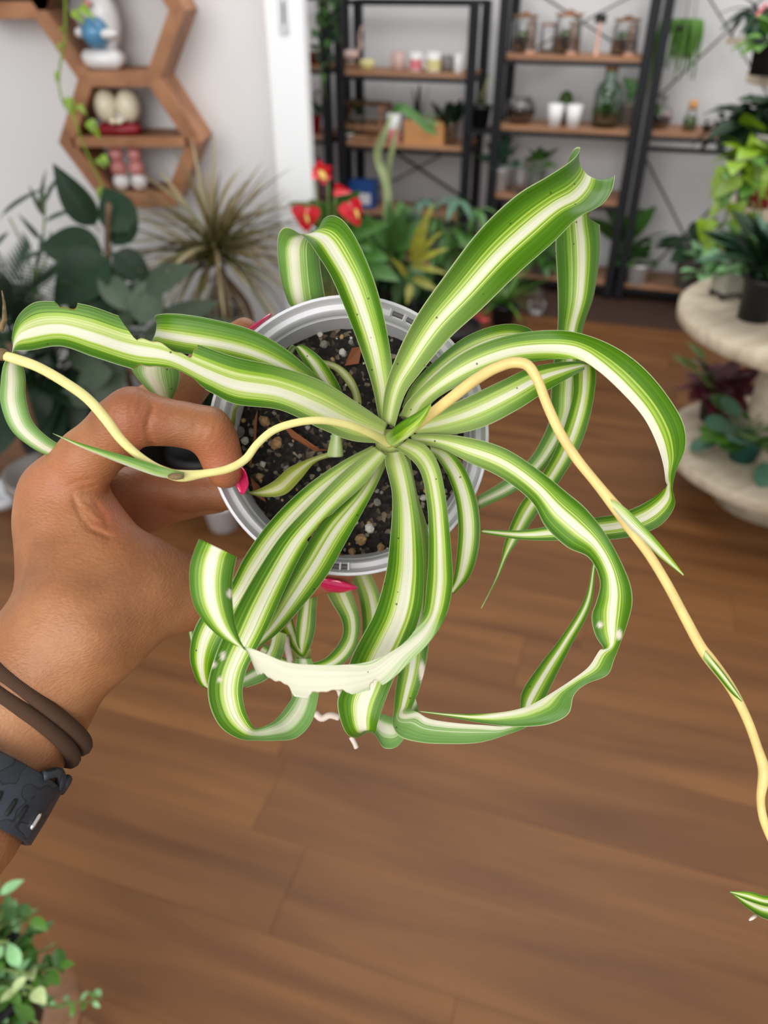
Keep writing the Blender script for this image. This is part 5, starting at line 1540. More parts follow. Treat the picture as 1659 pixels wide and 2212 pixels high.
MB().ball((8 * m, 14 * m, 80 * m), (34 * m, 26 * m, 54 * m), 18, 12).build('body', M['glaze_white'], t, True)
MB().ball((-2 * m, -14 * m, 62 * m), (26 * m, 24 * m, 27 * m), 18, 12).build('ball', M['glaze_blue'], t, True)
MB().ball((22 * m, -22 * m, 60 * m), (22 * m, 12 * m, 9 * m), 12, 8).build('arm', M['glaze_white'], t, True)
MB().ball((-32 * m, -14 * m, 62 * m), (9 * m, 11 * m, 9 * m), 12, 8).build('arm', M['glaze_white'], t, True)
MB().ball((10 * m, 8 * m, 142 * m), (28 * m, 24 * m, 27 * m), 18, 12).build('head', M['glaze_white'], t, True)
for sx in (-1, 1): MB().ball((10 * m + sx * 22 * m, 10 * m, 166 * m), 9 * m, 10, 8).build('ear', M['glaze_white'], t, True)
for k, (x, z) in enumerate(((2, 140), (12, 152), (-6, 108), (8, 130))):
    MB().ball((x * m, -18 * m, z * m), (8 * m, 5 * m, 7 * m), 10, 6).build('flower', M['glaze_pink'], t, True)
x0 = float(atY(262, 280, HY - .035)[0]); m = pxm((HX, HY, zB))
t = empty('red_cushion', (x0, HY - .035, zB), 'dark red cushion under the cream figurine', 'cushion')
MB().box((0, 0, 11 * m), (90 * m, 54 * m, 22 * m), bevel=9 * m).build('pad', M['ceramic_red'], t, True)
t = empty('cream_figurine', (x0, HY - .035, zB + 20 * m), 'cream glazed figurine of two rounded crouching bodies in the lower honeycomb cell', 'figurine')
for sx, w in ((-1, 1.0), (1, 1.0)):
    MB().ball((sx * 23 * m, 0, 34 * m), (25 * m, 26 * m, 32 * m), 18, 12).build('body', M['glaze_cream'], t, True)
    MB().ball((sx * 7 * m, -22 * m, 8 * m), (8 * m, 11 * m, 7 * m), 10, 8).build('foot', M['glaze_cream'], t, True)
for k in range(4): MB().ball((3 * m + 5 * m * k, -26 * m, 20 * m - 3 * m * k), (3 * m, 4 * m, 3 * m), 8, 6).build('finger', M['glaze_white'], t, True)
x1 = float(atY(280, 380, HY - .035)[0]); m = pxm((HX, HY, zC))
for sx, lb in ((-1, 'pink and white figurine, left one of the pair in the lowest cell'), (1, 'pink and white figurine, right one of the pair in the lowest cell')):
    t = empty('pink_figurine', (x1 + sx * 19 * m, HY - .035, zC), lb, 'figurine', 'pink figurines in the honeycomb')
    MB().ball((0, 0, 17 * m), (18 * m, 18 * m, 18 * m), 14, 10).build('skirt', M['glaze_white'], t, True)
    MB().ball((0, -2 * m, 44 * m), (17 * m, 16 * m, 17 * m), 14, 10).build('body', M['glaze_pink'], t, True)
    MB().ball((0, -2 * m, 70 * m), (15 * m, 14 * m, 14 * m), 14, 10).build('head', M['glaze_pink'], t, True)
    for ex in (-1, 1): MB().ball((ex * 9 * m, -2 * m, 83 * m), 5 * m, 8, 6).build('ear', M['glaze_pink'], t, True)
# dark planter standing in the cell at the top left corner
x2, z2 = HX - 1.5 * ha, HZ + .0225
t = empty('slate_planter', (x2, HY, z2), 'slate coloured box planter in the honeycomb cell at the top left corner', 'planter')
MB().box((0, 0, .05), (.15, .09, .10), bevel=.004).build('box', M['black_plastic'], t)
bush(t, [blade('leaf', 'leaf_mid', .3, .7, .5, 'oval', .5)], 14, .09, (.2, 1.3), (0, 0, .10), 6, .03)
# lime vine hanging in front of the honeycomb
vy = LWY - .26
pts = [atY(x, y, vy) for x, y in ((150, -160), (142, -60), (141, 20), (140, 90), (130, 140), (128, 190), (140, 230), (160, 255), (175, 300), (195, 345), (220, 400), (232, 440), (232, 470))]
t = empty('hanging_lime_vine', tuple(pts[0]), 'thin hanging vine with lime green leaves before the honeycomb shelf', 'hanging plant')
v0 = np.array(pts[0])
lathe_part('pot', pot_prof(.07, .10), 'ceramic_white', t, (0, 0, -.02))
q = spline(pts, 60) - v0
vine = MB().tube(q, np.linspace(.0036, .0028, 60), 6).build('vine', M['leaf_lime'], t, True)
lv = blade('leaf', 'leaf_lime', .25, .75, .42, 'heart', .6)
rr = random.Random(3)
for x, y, tx, ty in ((140, 60, 128, 58), (138, 95, 118, 100), (150, 20, 178, 40), (165, 10, 200, 30), (140, 200, 160, 245), (142, 205, 150, 236), (165, 222, 182, 240), (185, 250, 214, 295), (192, 260, 200, 285), (222, 400, 205, 428), (225, 405, 244, 432), (230, 430, 215, 436), (218, 330, 232, 352), (205, 340, 224, 356), (128, 150, 116, 172)):
    a, b = atY(x, y, vy - .01), atY(tx, ty, vy - .035)
    o = aim_leaf(t, lv, a, b)
# ------------------------------------------------------------------ plants on the floor at the left
def w2(root, p): return tuple(np.array(p) - np.array(root.location))
# dragon tree
dy = 2.50
cr = atY(462, 535, dy); m = pxm(cr)
base = np.array([cr[0] + .06, dy, 0])
t = empty('dragon_tree', tuple(base), 'spiky dragon tree with thin reddish green blades beside the honeycomb shelf', 'potted plant')
lathe_part('pot', pot_prof(.13, .24), 'ceramic_grey', t)
c0 = np.array(w2(t, cr))
MB().tube(spline([(0, 0, .2), (.02, 0, .4), (.03, 0, .6), tuple(c0 - np.array([0, 0, .05])), tuple(c0)], 20), np.linspace(.014, .010, 20), 8).build('trunk', M['stem_brown'], t, True)
def stripe_blade_mat(name, c1, c2):
    mm, nt, b = new_mat(name)
    tc = N(nt, 'ShaderNodeTexCoord'); sp = N(nt, 'ShaderNodeSeparateXYZ'); nt.links.new(tc.outputs['Object'], sp.inputs[0])
    oi = N(nt, 'ShaderNodeObjectInfo')
    x = math_node(nt, 'MULTIPLY_ADD', oi.outputs['Random'], .7); nt.links.new(math_node(nt, 'MULTIPLY', sp.outputs[0], .5), x.node.inputs[2])
    r = ramp(nt, [(.1, c1), (.55, c2), (1, rgb(150, 140, 106))]); nt.links.new(x, r.inputs['Fac'])
    nt.links.new(r.outputs[0], b.inputs['Base Color']); b.inputs['Roughness'].default_value = .45
    return mm
M['dragon_blade'] = stripe_blade_mat('dragon_blade', rgb(70, 92, 30), rgb(104, 86, 50))
M['dragon_dry'] = stripe_blade_mat('dragon_blade_dry', rgb(126, 104, 78), rgb(170, 150, 122))
db = [blade('blade', 'dragon_blade', 0, 1, .036, 'strap', d, .3, 10, 2) for d in (.15, .35, .6)]
dd = blade('blade', 'dragon_dry', 0, 1, .05, 'strap', .6, .3, 10, 2)
rr = random.Random(12)
for k in range(190):
    az = rr.uniform(0, 6.283); el = math.asin(rr.uniform(-.4, 1.0))
    put_leaf(t, db[k % 3], az, el, (150 + 120 * rr.random()) * m, tuple(c0 + np.array([0, 0, rr.uniform(-.05, .03)])), rr.uniform(-.5, .5), rr.uniform(.8, 1.2), 'blade')
for k in range(34):
    az = rr.uniform(0, 6.283)
    put_leaf(t, dd, az, rr.uniform(-1.2, -.5), (120 + 70 * rr.random()) * m, tuple(c0 + np.array([.005, 0, -.05 - .10 * rr.random()])), 0, 1.0, 'dry_blade')
# big dark-leaved rubber plant
ry = 2.30
c = atY(235, 700, ry)
t = empty('rubber_plant', (-.86, 2.40, 0), 'rubber plant with large dark glossy leaves standing below the honeycomb shelf', 'potted plant')
lathe_part('pot', pot_prof(.13, .26), 'black_plastic', t)
MB().tube(spline([(0, 0, .22), w2(t, atY(236, 620, ry)), w2(t, atY(232, 520, ry)), w2(t, atY(235, 440, ry))], 16), np.linspace(.012, .008, 16), 8).build('stem', M['stem_brown'], t, True)
lr = blade('leaf', 'leaf_dark', .10, .9, .46, 'lance', .25, .15, 12, 6)
for bx, by, tx, ty, w, dz in ((215, 500, 112, 362, 66, -.05), (285, 510, 215, 398, 84, .05), (248, 545, 100, 650, 122, -.10), (240, 545, 62, 520, 90, .05), (250, 560, 190, 700, 110, -.12), (236, 540, 330, 610, 70, -.02), (236, 600, 130, 730, 100, -.02), (240, 620, 320, 710, 90, .02), (240, 540, 290, 440, 70, .08)):
    a, b = atY(bx, by, ry + .0), atY(tx, ty, ry + dz)
    aim_leaf(t, lr, a, b, w * pxm(a) / .46, (.1 * (1 if tx > bx else -1), -.8, .55))
# grey-green leafy plant lower down
gy = 2.15
c = atY(270, 800, gy)
t = empty('grey_leaf_plant', (-.62, 2.27, 0), 'silvery grey leaved plant in a black pot behind the hand', 'potted plant')
lathe_part('pot', pot_prof(.115, .20), 'black_plastic', t)
lg_ = blade('leaf', 'leaf_grey', .15, .85, .42, 'oval', .3, .12, 10, 4)
rr = random.Random(2)
crown = atY(280, 790, gy)
MB().tube(spline([(0, 0, .2), tuple((np.array(w2(t, crown)) + np.array([0, 0, .2])) / 2), w2(t, crown)], 10), .011, 8).build('stem', M['stem_brown'], t, True)
for bx, by, tx, ty, w in ((285, 720, 240, 640, 60), (300, 720, 330, 590, 72), (270, 760, 205, 880, 66), (300, 760, 230, 720, 60), (300, 770, 380, 690, 60), (280, 700, 290, 610, 66), (300, 640, 390, 570, 60), (260, 800, 150, 820, 60), (250, 780, 120, 760, 66), (320, 760, 400, 800, 60), (320, 720, 440, 650, 54), (280, 840, 250, 920, 60), (240, 820, 180, 760, 50), (240, 860, 120, 850, 50), (290, 690, 210, 570, 60), (330, 690, 470, 730, 54), (340, 720, 520, 700, 54)):
    a, b = atY(bx, by, gy + rr.uniform(-.05, .1)), atY(tx, ty, gy + rr.uniform(-.15, .1))
    aim_leaf(t, lg_, a, b, w * pxm(a) / .42, (rr.uniform(-.4, .4), -.8, .5))
# feathery palm at the very left
py_ = 2.05
c = atY(10, 700, py_)
t = empty('parlor_palm', (float(c[0]), py_, 0), 'dark feathery palm at the left edge behind the long leaf', 'potted plant')
lathe_part('pot', pot_prof(.13, .24), 'ceramic_grey', t)
crown = np.array(w2(t, atY(20, 740, py_)))
MB().tube(spline([(0, 0, .2), tuple((crown + np.array([0, 0, .2])) / 2), tuple(crown)], 10), .010, 8).build('stem', M['stem_brown'], t, True)
lt = blade('leaflet', 'leaf_dark', 0, 1, .10, 'lance', .4, .1, 6, 2)
for fx, fy, bend in ((70, 545, 40), (10, 560, 20), (120, 600, 40), (-40, 600, -30), (60, 640, 60), (110, 690, 60), (30, 620, 10)):
    a = crown; b = np.array(w2(t, atY(fx, fy, py_ + rr.uniform(-.1, .1)))); mid = (a + b) / 2 + np.array([0, 0, abs(bend) * pxm(c) * .6])
    q = spline([a, mid, b], 22)
    fr = MB().tube(q, np.linspace(.004, .0015, 22), 5).build('frond', M['leaf_dark'], t, True)
    for i in range(5, 22):
        d = q[i] - q[i - 1]; d /= np.linalg.norm(d)
        for sg in (-1, 1):
            side = np.cross(d, np.array([0, -.8, .4])); side /= np.linalg.norm(side)
            e = d * .8 + side * sg * .8 + np.array([0, 0, -.25]); e /= np.linalg.norm(e)
            az = math.atan2(e[1], e[0]); el = math.asin(max(-1, min(1, e[2])))
            put_leaf(fr, lt, az, el, .13 * (1 - .4 * i / 22), tuple(q[i]), 0, 1, 'leaflet')
# slim grey stems with narrow leaves by the wall
sy = 2.6
c = atY(75, 620, sy)
t = empty('willowy_plant', (float(c[0]), sy, 0), 'thin plant with narrow grey leaves against the left wall', 'potted plant')
lathe_part('pot', pot_prof(.10, .2), 'ceramic_grey', t)
ln = blade('leaf', 'leaf_grey', .05, .95, .10, 'lance', .4, .1, 8, 2)
for bx, by, tx, ty in ((75, 620, 98, 420), (80, 620, 20, 470), (70, 640, 110, 500)):
    q = spline([(0, 0, .15), w2(t, atY(bx, by, sy)), w2(t, atY((bx + tx) / 2 + 6, (by + ty) / 2, sy)), w2(t, atY(tx, ty, sy))], 16)
    MB().tube(q, np.linspace(.006, .003, 16), 6).build('stem', M['stem_green'], t, True)
for bx, by, tx, ty in ((0, 470, 70, 390), (98, 470, 62, 412), (98, 440, 112, 372), (95, 500, 78, 560), (96, 480, 150, 440), (90, 520, 45, 470), (92, 460, 80, 376), (20, 500, -30, 540), (104, 520, 60, 580), (100, 540, 30, 560)):
    a, b = atY(bx, by, sy), atY(tx, ty, sy - .05)
    aim_leaf(t, ln, a, b, 13 * pxm(a) / .10 * .9)
# dense dark foliage filling the corner
for nm, px, py, Y, lb, mt, n_, rad in (('dark_philodendron', 90, 800, 2.33, 'dense dark green bush low at the left behind the hanging leaf', 'leaf_dark', 70, 190), ('shade_plant', 400, 750, 2.62, 'dull green bush behind the raised knuckle', 'leaf_grey', 60, 150), ('dusky_plant', 590, 790, 2.15, 'dull leafy plant between the dragon tree and the pot rim', 'leaf_grey', 44, 120)):
    c = atY(px, py, Y); m = pxm(c)
    t = empty(nm, (float(c[0]), Y, 0), lb, 'potted plant')
    lathe_part('pot', pot_prof(.12, .22), 'black_plastic', t)
    MB().tube([(0, 0, .18), (0, 0, float(c[2]))], .012, 8).build('stem', M['stem_brown'], t, True)
    bush(t, [blade('leaf', mt, .35, .65, .40, 'oval', .7), blade('leaf', 'leaf_dark', .35, .65, .36, 'lance', .7)], n_, rad * m, (-1.0, 1.2), (0, 0, float(c[2])), int(px), .09)
# clear plastic tray at the left edge and a small white pot on the floor
p = atZ(5, 1075, .02); m = pxm(p)
t = empty('plastic_tray', (float(p[0]), float(p[1]), 0.0), 'pale plastic tray on the floor at the left edge behind the knuckles', 'tray')
MB().lathe([(.0005, .006), (.055, .006), (.075, .05), (.078, .05), (.057, 0), (.0005, 0)], 32).build('tray', M['white_plastic'], t, True)
p = atZ(482, 1118, .03); m = pxm(p)
t = pot_thing('white_floor_pot', 'small white pot on the floor just under the held pot', 'pot', (float(p[0]), float(p[1]), 0), .066, .11, 'white_plastic')

# ------------------------------------------------------------------ low leafy plant at the bottom left corner
c = atZ(-62, 2075, .42)
t = empty('variegated_plant', (float(c[0]), float(c[1]), 0), 'bushy variegated plant with small pale leaves at the bottom left corner', 'potted plant')
lathe_part('pot', pot_prof(.065, .13), 'black_plastic', t, (0, 0, .24))
lathe_part('stand', [(.0005, 0), (.10, 0), (.10, .02), (.03, .03), (.03, .21), (.10, .22), (.10, .239), (.0005, .239)], 'lid_wood', t)
v1 = blade('leaf', 'leaf_bright', .2, .8, .42, 'oval', .4); v2 = blade('leaf', 'leaf_mint', .2, .8, .42, 'oval', .4); v3 = blade('leaf', 'leaf_mid', .2, .8, .42, 'oval', .4)
M['leaf_cream'] = simple('leaf_cream', rgb(196, 212, 150), .45, var=.15, scale=14, randomize=.25)
v4 = blade('leaf', 'leaf_cream', .2, .8, .42, 'oval', .4)
rr = random.Random(5)
for k in range(58):
    az = rr.uniform(0, 6.283); el = rr.uniform(-.5, 1.5); L = rr.uniform(.06, .125)
    tip = np.array([math.cos(az) * math.cos(el) * L, math.sin(az) * math.cos(el) * L, .38 + L * math.sin(el) * .8])
    q = spline([(0, 0, .36), tuple(tip * np.array([.5, .5, 1]) - np.array([0, 0, .0])), tuple(tip)], 8)
    s = MB().tube(q, .0022, 5).build('stem', M['stem_green'], t, True)
    for i in range(2, 8):
        put_leaf(s, rr.choice([v1, v1, v3, v3, v2, v4]), rr.uniform(0, 6.28), rr.uniform(-.2, 1.1), rr.uniform(.030, .046), tuple(q[i]))
q = spline([np.array(w2(t, atZ(60, 2140, .36))), np.array(w2(t, atZ(110, 2175, .30))), np.array(w2(t, atZ(150, 2165, .27))), np.array(w2(t, atZ(190, 2165, .25))), np.array(w2(t, atZ(222, 2155, .24)))], 16)
s = MB().tube(q, .0016, 5).build('stem', M['stem_green'], t, True)
for i in range(2, 16):
    put_leaf(s, v2 if i % 2 else v1, rr.uniform(0, 6.28), rr.uniform(-.2, 1.0), rr.uniform(.014, .022), tuple(q[i]))
# ------------------------------------------------------------------ plants in the middle, in front of the racks
def floor_plant(name, label, px, py, Y, r, h, mat, cat='potted plant'):
    c = atY(px, py, Y)
    t = empty(name, (float(c[0]), Y, 0), label, cat)
    lathe_part('pot', pot_prof(r, h), mat, t)
    lathe_part('soil', [(.0005, h * .9), (r * .9, h * .88)], 'soil_dark', t, n=20)
    return t
def stems(t, crown_w, lst, mat='stem_green', r=.004):
    for q in lst:
        MB().tube(spline([np.array(w2(t, p)) for p in q], 12), r, 6).build('stem', M[mat], t, True)
# anthurium with red flowers
ay = 2.72
t = floor_plant('anthurium', 'anthurium with glossy red flowers beside the door jamb', 715, 600, ay, .13, .24, 'white_plastic')
cr = (0, 0, .22)
lh2 = blade('leaf', 'leaf_mid', .2, .8, .6, 'heart', .35, .1, 10, 6)
for bx, by, tx, ty, w in ((720, 500, 655, 432, 60), (725, 500, 745, 420, 66), (725, 510, 700, 440, 70), (730, 520, 810, 470, 60), (730, 540, 820, 540, 66), (720, 540, 800, 600, 66), (725, 520, 660, 540, 66), (740, 500, 790, 520, 60), (740, 560, 850, 585, 60), (735, 560, 770, 640, 66), (720, 560, 650, 620, 60)):
    a, b = atY(bx, by, ay + .05), atY(tx, ty, ay - .1)
    aim_leaf(t, lh2, a, b, w * pxm(a) / .6)
sp_ = blade('spathe', 'spathe_red', .02, .98, .9, 'heart', .3, .25, 10, 6)
for cx, cy, bx, by, tx, ty, w in ((660, 470, 662, 446, 660, 502, 56), (768, 460, 752, 436, 776, 490, 46), (697, 378, 680, 366, 716, 384, 36), (690, 376, 708, 380, 676, 364, 36), (742, 412, 724, 410, 758, 414, 22)):
    a, b = atY(bx, by, ay - .12), atY(tx, ty, ay - .14)
    f = aim_leaf(t, sp_, a, b, w * pxm(a) / .9, (0, -.95, .3), 'spathe')
    s0, s1 = np.array(w2(t, atY(cx, cy - 8, ay - .14))), np.array(w2(t, atY(cx + 6, cy + 12, ay - .17)))
    if w > 30 or cy < 380: MB().tube([s0, (s0 + s1) / 2, s1], [.004, .006, .003], 8).build('spadix', M['spadix'], t, True)
    MB().tube(spline([(0, 0, .22), tuple((np.array([0, 0, .25]) + np.array(w2(t, a))) / 2 + np.array([0, -.02, .03])), w2(t, a)], 12), .004, 6).build('flower_stem', M['stem_green'], t, True)
# strap-leaved plant with the tall bent pale leaf
by_ = 3.1
t = floor_plant('strap_leaf_plant', 'plant with one tall bent pale strap leaf before the low rack', 838, 620, by_, .12, .24, 'white_plastic')
M['leaf_pale'] = simple('leaf_pale', rgb(158, 172, 122), .5, var=.15, scale=20)
def strap(pts, w, mat, root, name='leaf', Y=None):
    q = spline([atY(x, y, yy) for x, y, yy in pts], 24) - np.array(root.location)
    T = np.gradient(q, axis=0); T /= np.linalg.norm(T, axis=1)[:, None]
    A = np.cross(T, np.array([0, -1.0, .3])); A /= np.linalg.norm(A, axis=1)[:, None]
    V, Fc = [], []
    for i in range(24):
        ww = w * min(1, .35 + i / 6) * min(1, .12 + (23 - i) / 5)
        for k, u in enumerate((-1, 0, 1)): V.append(q[i] + A[i] * ww * u / 2 + np.array([0, .2 * ww * (u == 0), 0]))
    for i in range(23):
        for k in range(2): Fc.append((i * 3 + k, i * 3 + k + 1, i * 3 + k + 4, i * 3 + k + 3))
    return link(name, mesh_from(name, V, Fc, M[mat], True), root)
m = pxm(atY(838, 400, by_))
strap([(838, 600, by_), (836, 500, by_), (834, 395, by_), (815, 335, by_), (832, 285, by_ - .05), (850, 240, by_ - .05)], 17 * m, 'leaf_pale', t)
strap([(842, 600, by_), (842, 450, by_ + .05), (838, 380, by_ + .05), (850, 310, by_), (862, 260, by_ - .02)], 12 * m, 'leaf_pale', t)
strap([(850, 244, by_ - .06), (862, 232, by_ - .08), (890, 246, by_ - .1), (918, 270, by_ - .12), (945, 292, by_ - .12)], 17 * m, 'leaf_mid', t)
rr = random.Random(31)
lo = blade('leaf', 'leaf_mid', .1, .9, .42, 'oval', .4, .1, 8, 4)
for k in range(26):
    bx, by2 = 838 + rr.uniform(-20, 20), 560 + rr.uniform(-30, 30)
    a = atY(bx, by2, by_); b = atY(bx + rr.uniform(-80, 80), by2 + rr.uniform(-110, 20), by_ + rr.uniform(-.15, .1))
    aim_leaf(t, lo, a, b, rr.uniform(20, 34) * m / .42, (rr.uniform(-.5, .5), -.7, .6))
# yellow croton
cy_ = 2.9
t = floor_plant('croton', 'croton with yellow green upright leaves in front of the low rack', 905, 610, cy_, .09, .2, 'ceramic_grey')
M['leaf_croton'] = simple('leaf_croton', rgb(132, 132, 40), .45, var=.4, scale=10, randomize=.4)
lc = blade('leaf', 'leaf_croton', .05, .95, .26, 'lance', .35, .12, 9, 4)
m = pxm(atY(905, 560, cy_))
for bx, by2, tx, ty, w in ((885, 565, 925, 450, 24), (890, 568, 915, 490, 26), (890, 570, 955, 530, 18), (885, 575, 960, 580, 16), (890, 600, 945, 620, 20), (880, 600, 860, 560, 16), (885, 570, 940, 500, 16), (888, 610, 880, 650, 18)):
    a, b = atY(bx, by2, cy_), atY(tx, ty, cy_ - .08)
    aim_leaf(t, lc, a, b, w * m / .26)
# dark mixed bush filling the middle
t = floor_plant('dark_middle_bush', 'dark leafy bush between the croton and the low rack', 890, 600, 3.62, .12, .24, 'black_plastic')
c = atY(890, 560, 3.62); m = pxm(c)
MB().tube([(0, 0, .2), (0, 0, float(c[2]))], .010, 8).build('stem', M['stem_brown'], t, True)
bush(t, [blade('leaf', 'leaf_mid', .35, .65, .36, 'oval', .7), blade('leaf', 'leaf_dark', .35, .65, .36, 'oval', .7)], 70, 130 * m, (-.9, 1.2), (0, 0, float(c[2])), 77, .10)
# dark umbrella-leaved plant
uy = 3.3
t = floor_plant('umbrella_plant', 'dark green plant with fingered leaves before the gap between the racks', 985, 600, uy, .12, .24, 'black_plastic')
lu = blade('leaf', 'leaf_mid', .1, .9, .26, 'lance', .6, .1, 8, 4); lb_ = blade('leaf', 'leaf_blue', .1, .9, .26, 'lance', .6, .1, 8, 4)
m = pxm(atY(985, 500, uy))
for cx, cy2, rad in ((990, 430, 70), (975, 490, 80), (1010, 500, 70), (940, 470, 60), (960, 540, 70), (1030, 450, 60), (920, 430, 50)):
    q = np.array(w2(t, atY(cx, cy2, uy - .05)))
    MB().tube(spline([(0, 0, .22), tuple((q + np.array([0, 0, .22])) / 2 + np.array([0, 0, .05])), tuple(q)], 10), .004, 6).build('stem', M['stem_green'], t, True)
    for k in range(8): put_leaf(t, lb_ if cy2 < 440 else lu, k * .785 + cx, rr.uniform(-.5, .35), rad * rr.uniform(.8, 1.1) * m, tuple(q))
# monstera pair on the middle board of the jar rack
for px, py, tgt, mt, lb, sz in ((1075, 350, h3, 'leaf_blue', 'cut leaved plant at the left of the middle board under the jars', 70), (1152, 360, h3, 'leaf_mid', 'dark cut leaved plant in a glass vase under the jar board', 56)):
    p = stand_at(px, 430, .12, tgt); m = pxm(p)
    t = pot_thing('cut_leaf_plant', lb, 'potted plant', p, 22 * m, 46 * m, 'white_plastic' if sz == 70 else 'glass_green', soil=sz == 70)
    l2 = blade('leaf', mt, .4, .6, .5, 'heart', .5, .1, 16, 4, lobes=9)
    bush(t, [l2], 11, sz * m, (.4, 1.4), (0, 0, 48 * m), int(px), .01)
p = stand_at(1120, 430, .06, h3); m = pxm(p)
t = empty('glass_vase', tuple(p), 'round clear vase on the middle board under the bowl terrarium', 'vase')
lathe_part('vase', [(.0005, 0), (16 * m, 0), (24 * m, 24 * m), (20 * m, 46 * m), (12 * m, 60 * m), (13 * m, 66 * m), (11 * m, 66 * m), (18 * m, 44 * m), (22 * m, 24 * m), (.0005, .006)], 'glass', t)
# small plants along the foot of the racks
def shelf_plant(name, label, px, pyb, d, h, rp, hp, mat, leafmat, n, sz, kind='oval', seed=0, cat='potted plant', droop=.5, spread=(.1, 1.3)):
    p = stand_at(px, pyb, d, h); m = pxm(p)
    t = pot_thing(name, label, cat, p, rp * m, hp * m, mat)
    bush(t, [blade('leaf', leafmat, .3, .7, .42, kind, droop)], n, sz * m, spread, (0, 0, hp * m * .95), seed, .012)
    return t
shelf_plant('potted_ivy', 'trailing green plant on the bottom board under the jars', 1165, 620, .06, h4, 24, 40, 'ceramic_grey', 'leaf_mid', 22, 62, 'heart', 3, droop=1.0)
shelf_plant('potted_peperomia', 'round leaved plant in a squat white pot on the bottom right board', 1372, 615, .06, h4, 25, 42, 'ceramic_white', 'leaf_mid', 16, 58, 'oval', 4)
shelf_plant('potted_calathea', 'leafy plant in a tall brown grey pot on the bottom right board', 1482, 620, .07, h4, 34, 84, 'ceramic_grey', 'leaf_dark', 14, 84, 'oval', 5)
shelf_plant('potted_fig', 'upright glossy plant behind the right rack post', 1335, 615, .10, h4, 20, 50, 'black_plastic', 'leaf_mid', 10, 120, 'oval', 6, spread=(.8, 1.45))
shelf_plant('potted_herb', 'pale mint green plant near the spool table', 1520, 620, -.10, h4, 20, 50, 'stem_brown', 'leaf_mint', 22, 78, 'oval', 7, spread=(.3, 1.5))
p = atZ(1160, 655, .05); m = pxm(p)
t = empty('water_jar', (float(p[0]), float(p[1]), 0), 'small clear jar on the floor at the foot of the rack', 'jar')
lathe_part('jar', [(.0005, 0), (18 * m, 0), (20 * m, 30 * m), (14 * m, 44 * m), (14 * m, 50 * m), (12.5 * m, 50 * m), (13 * m, 44 * m), (18 * m, 30 * m), (.0005, .006)], 'glass', t)
# grassy pot and a red-leaved one on the floor
gy2 = 3.35
c = atZ(1085, 700, 0.0)
t = empty('grass_pot', (float(c[0]), float(c[1]), 0), 'small grassy plant on the floor left of the curving leaf', 'potted plant')
lathe_part('pot', pot_prof(.07, .11), 'black_plastic', t)
gb = blade('blade', 'leaf_bright', 0, 1, .06, 'strap', .6, .2, 8, 2)
for k in range(36): put_leaf(t, gb, rr.uniform(0, 6.28), rr.uniform(.35, 1.4), rr.uniform(.14, .26), (0, 0, .10), 0, 1, 'blade')
c = atZ(1003, 735, 0.0)
t = empty('red_leaf_pot', (float(c[0]), float(c[1]), 0), 'small red leaved plant on the floor behind the pot rim', 'potted plant')
lathe_part('pot', pot_prof(.06, .09), 'black_plastic', t)
M['leaf_coral'] = simple('leaf_coral', rgb(176, 62, 58), .45, var=.3, scale=14, randomize=.5)
bush(t, [blade('leaf', 'leaf_coral', .3, .7, .42, 'oval', .4)], 22, .11, (.1, 1.4), (0, 0, .08), 9, .02)

# ------------------------------------------------------------------ round spool table at the right
M['spool_wood'] = wood('spool_wood', rgb(176, 160, 136), rgb(214, 200, 178), scale=(3, 26, 26), rough=.6, randomize=.12)
sx_, sy2 = 1.36, 2.26
zt, zl = .66, .20
sp_root = empty('spool_table', (sx_, sy2, 0), 'pale round wooden spool table with a lower disc at the right edge', 'table')
def disc(name, r, z0, z1, planks=6):
    """a disc of parallel boards"""
    w = 2 * r / planks
    for k in range(planks):
        x0, x1 = -r + k * w + .0012, -r + (k + 1) * w - .0012
        n = 8
        xs = np.linspace(x0, x1, n)
        up_, lo_ = [(x, math.sqrt(max(r * r - x * x, 1e-6))) for x in xs], [(x, -math.sqrt(max(r * r - x * x, 1e-6))) for x in xs[::-1]]
        out = up_ + lo_
        N_ = len(out)
        V = [(x, y, z0) for x, y in out] + [(x, y, z1) for x, y in out]
        Fc = [tuple(range(N_))[::1], tuple(range(2 * N_ - 1, N_ - 1, -1))] + [(i, N_ + i, N_ + (i + 1) % N_, (i + 1) % N_) for i in range(N_)]
        link(name, mesh_from(name, V, Fc, M['spool_wood'], False), sp_root, (0, 0, 0), (0, 0, .5))
disc('top_board', .435, zt - .045, zt)
disc('bottom_board', .385, zl - .045, zl)
lathe_part('rim', [(.437, zt - .045), (.442, zt - .04), (.442, zt - .004), (.437, zt)], 'spool_wood', sp_root, n=64)
lathe_part('lower_rim', [(.387, zl - .045), (.392, zl - .04), (.392, zl - .004), (.387, zl)], 'spool_wood', sp_root, n=64)
lathe_part('drum', [(.15, zl), (.15, zt - .045)], 'spool_wood', sp_root, n=32)
lathe_part('foot', [(.15, 0), (.20, 0), (.20, zl - .046), (.15, zl - .046)], 'spool_wood', sp_root, n=32)
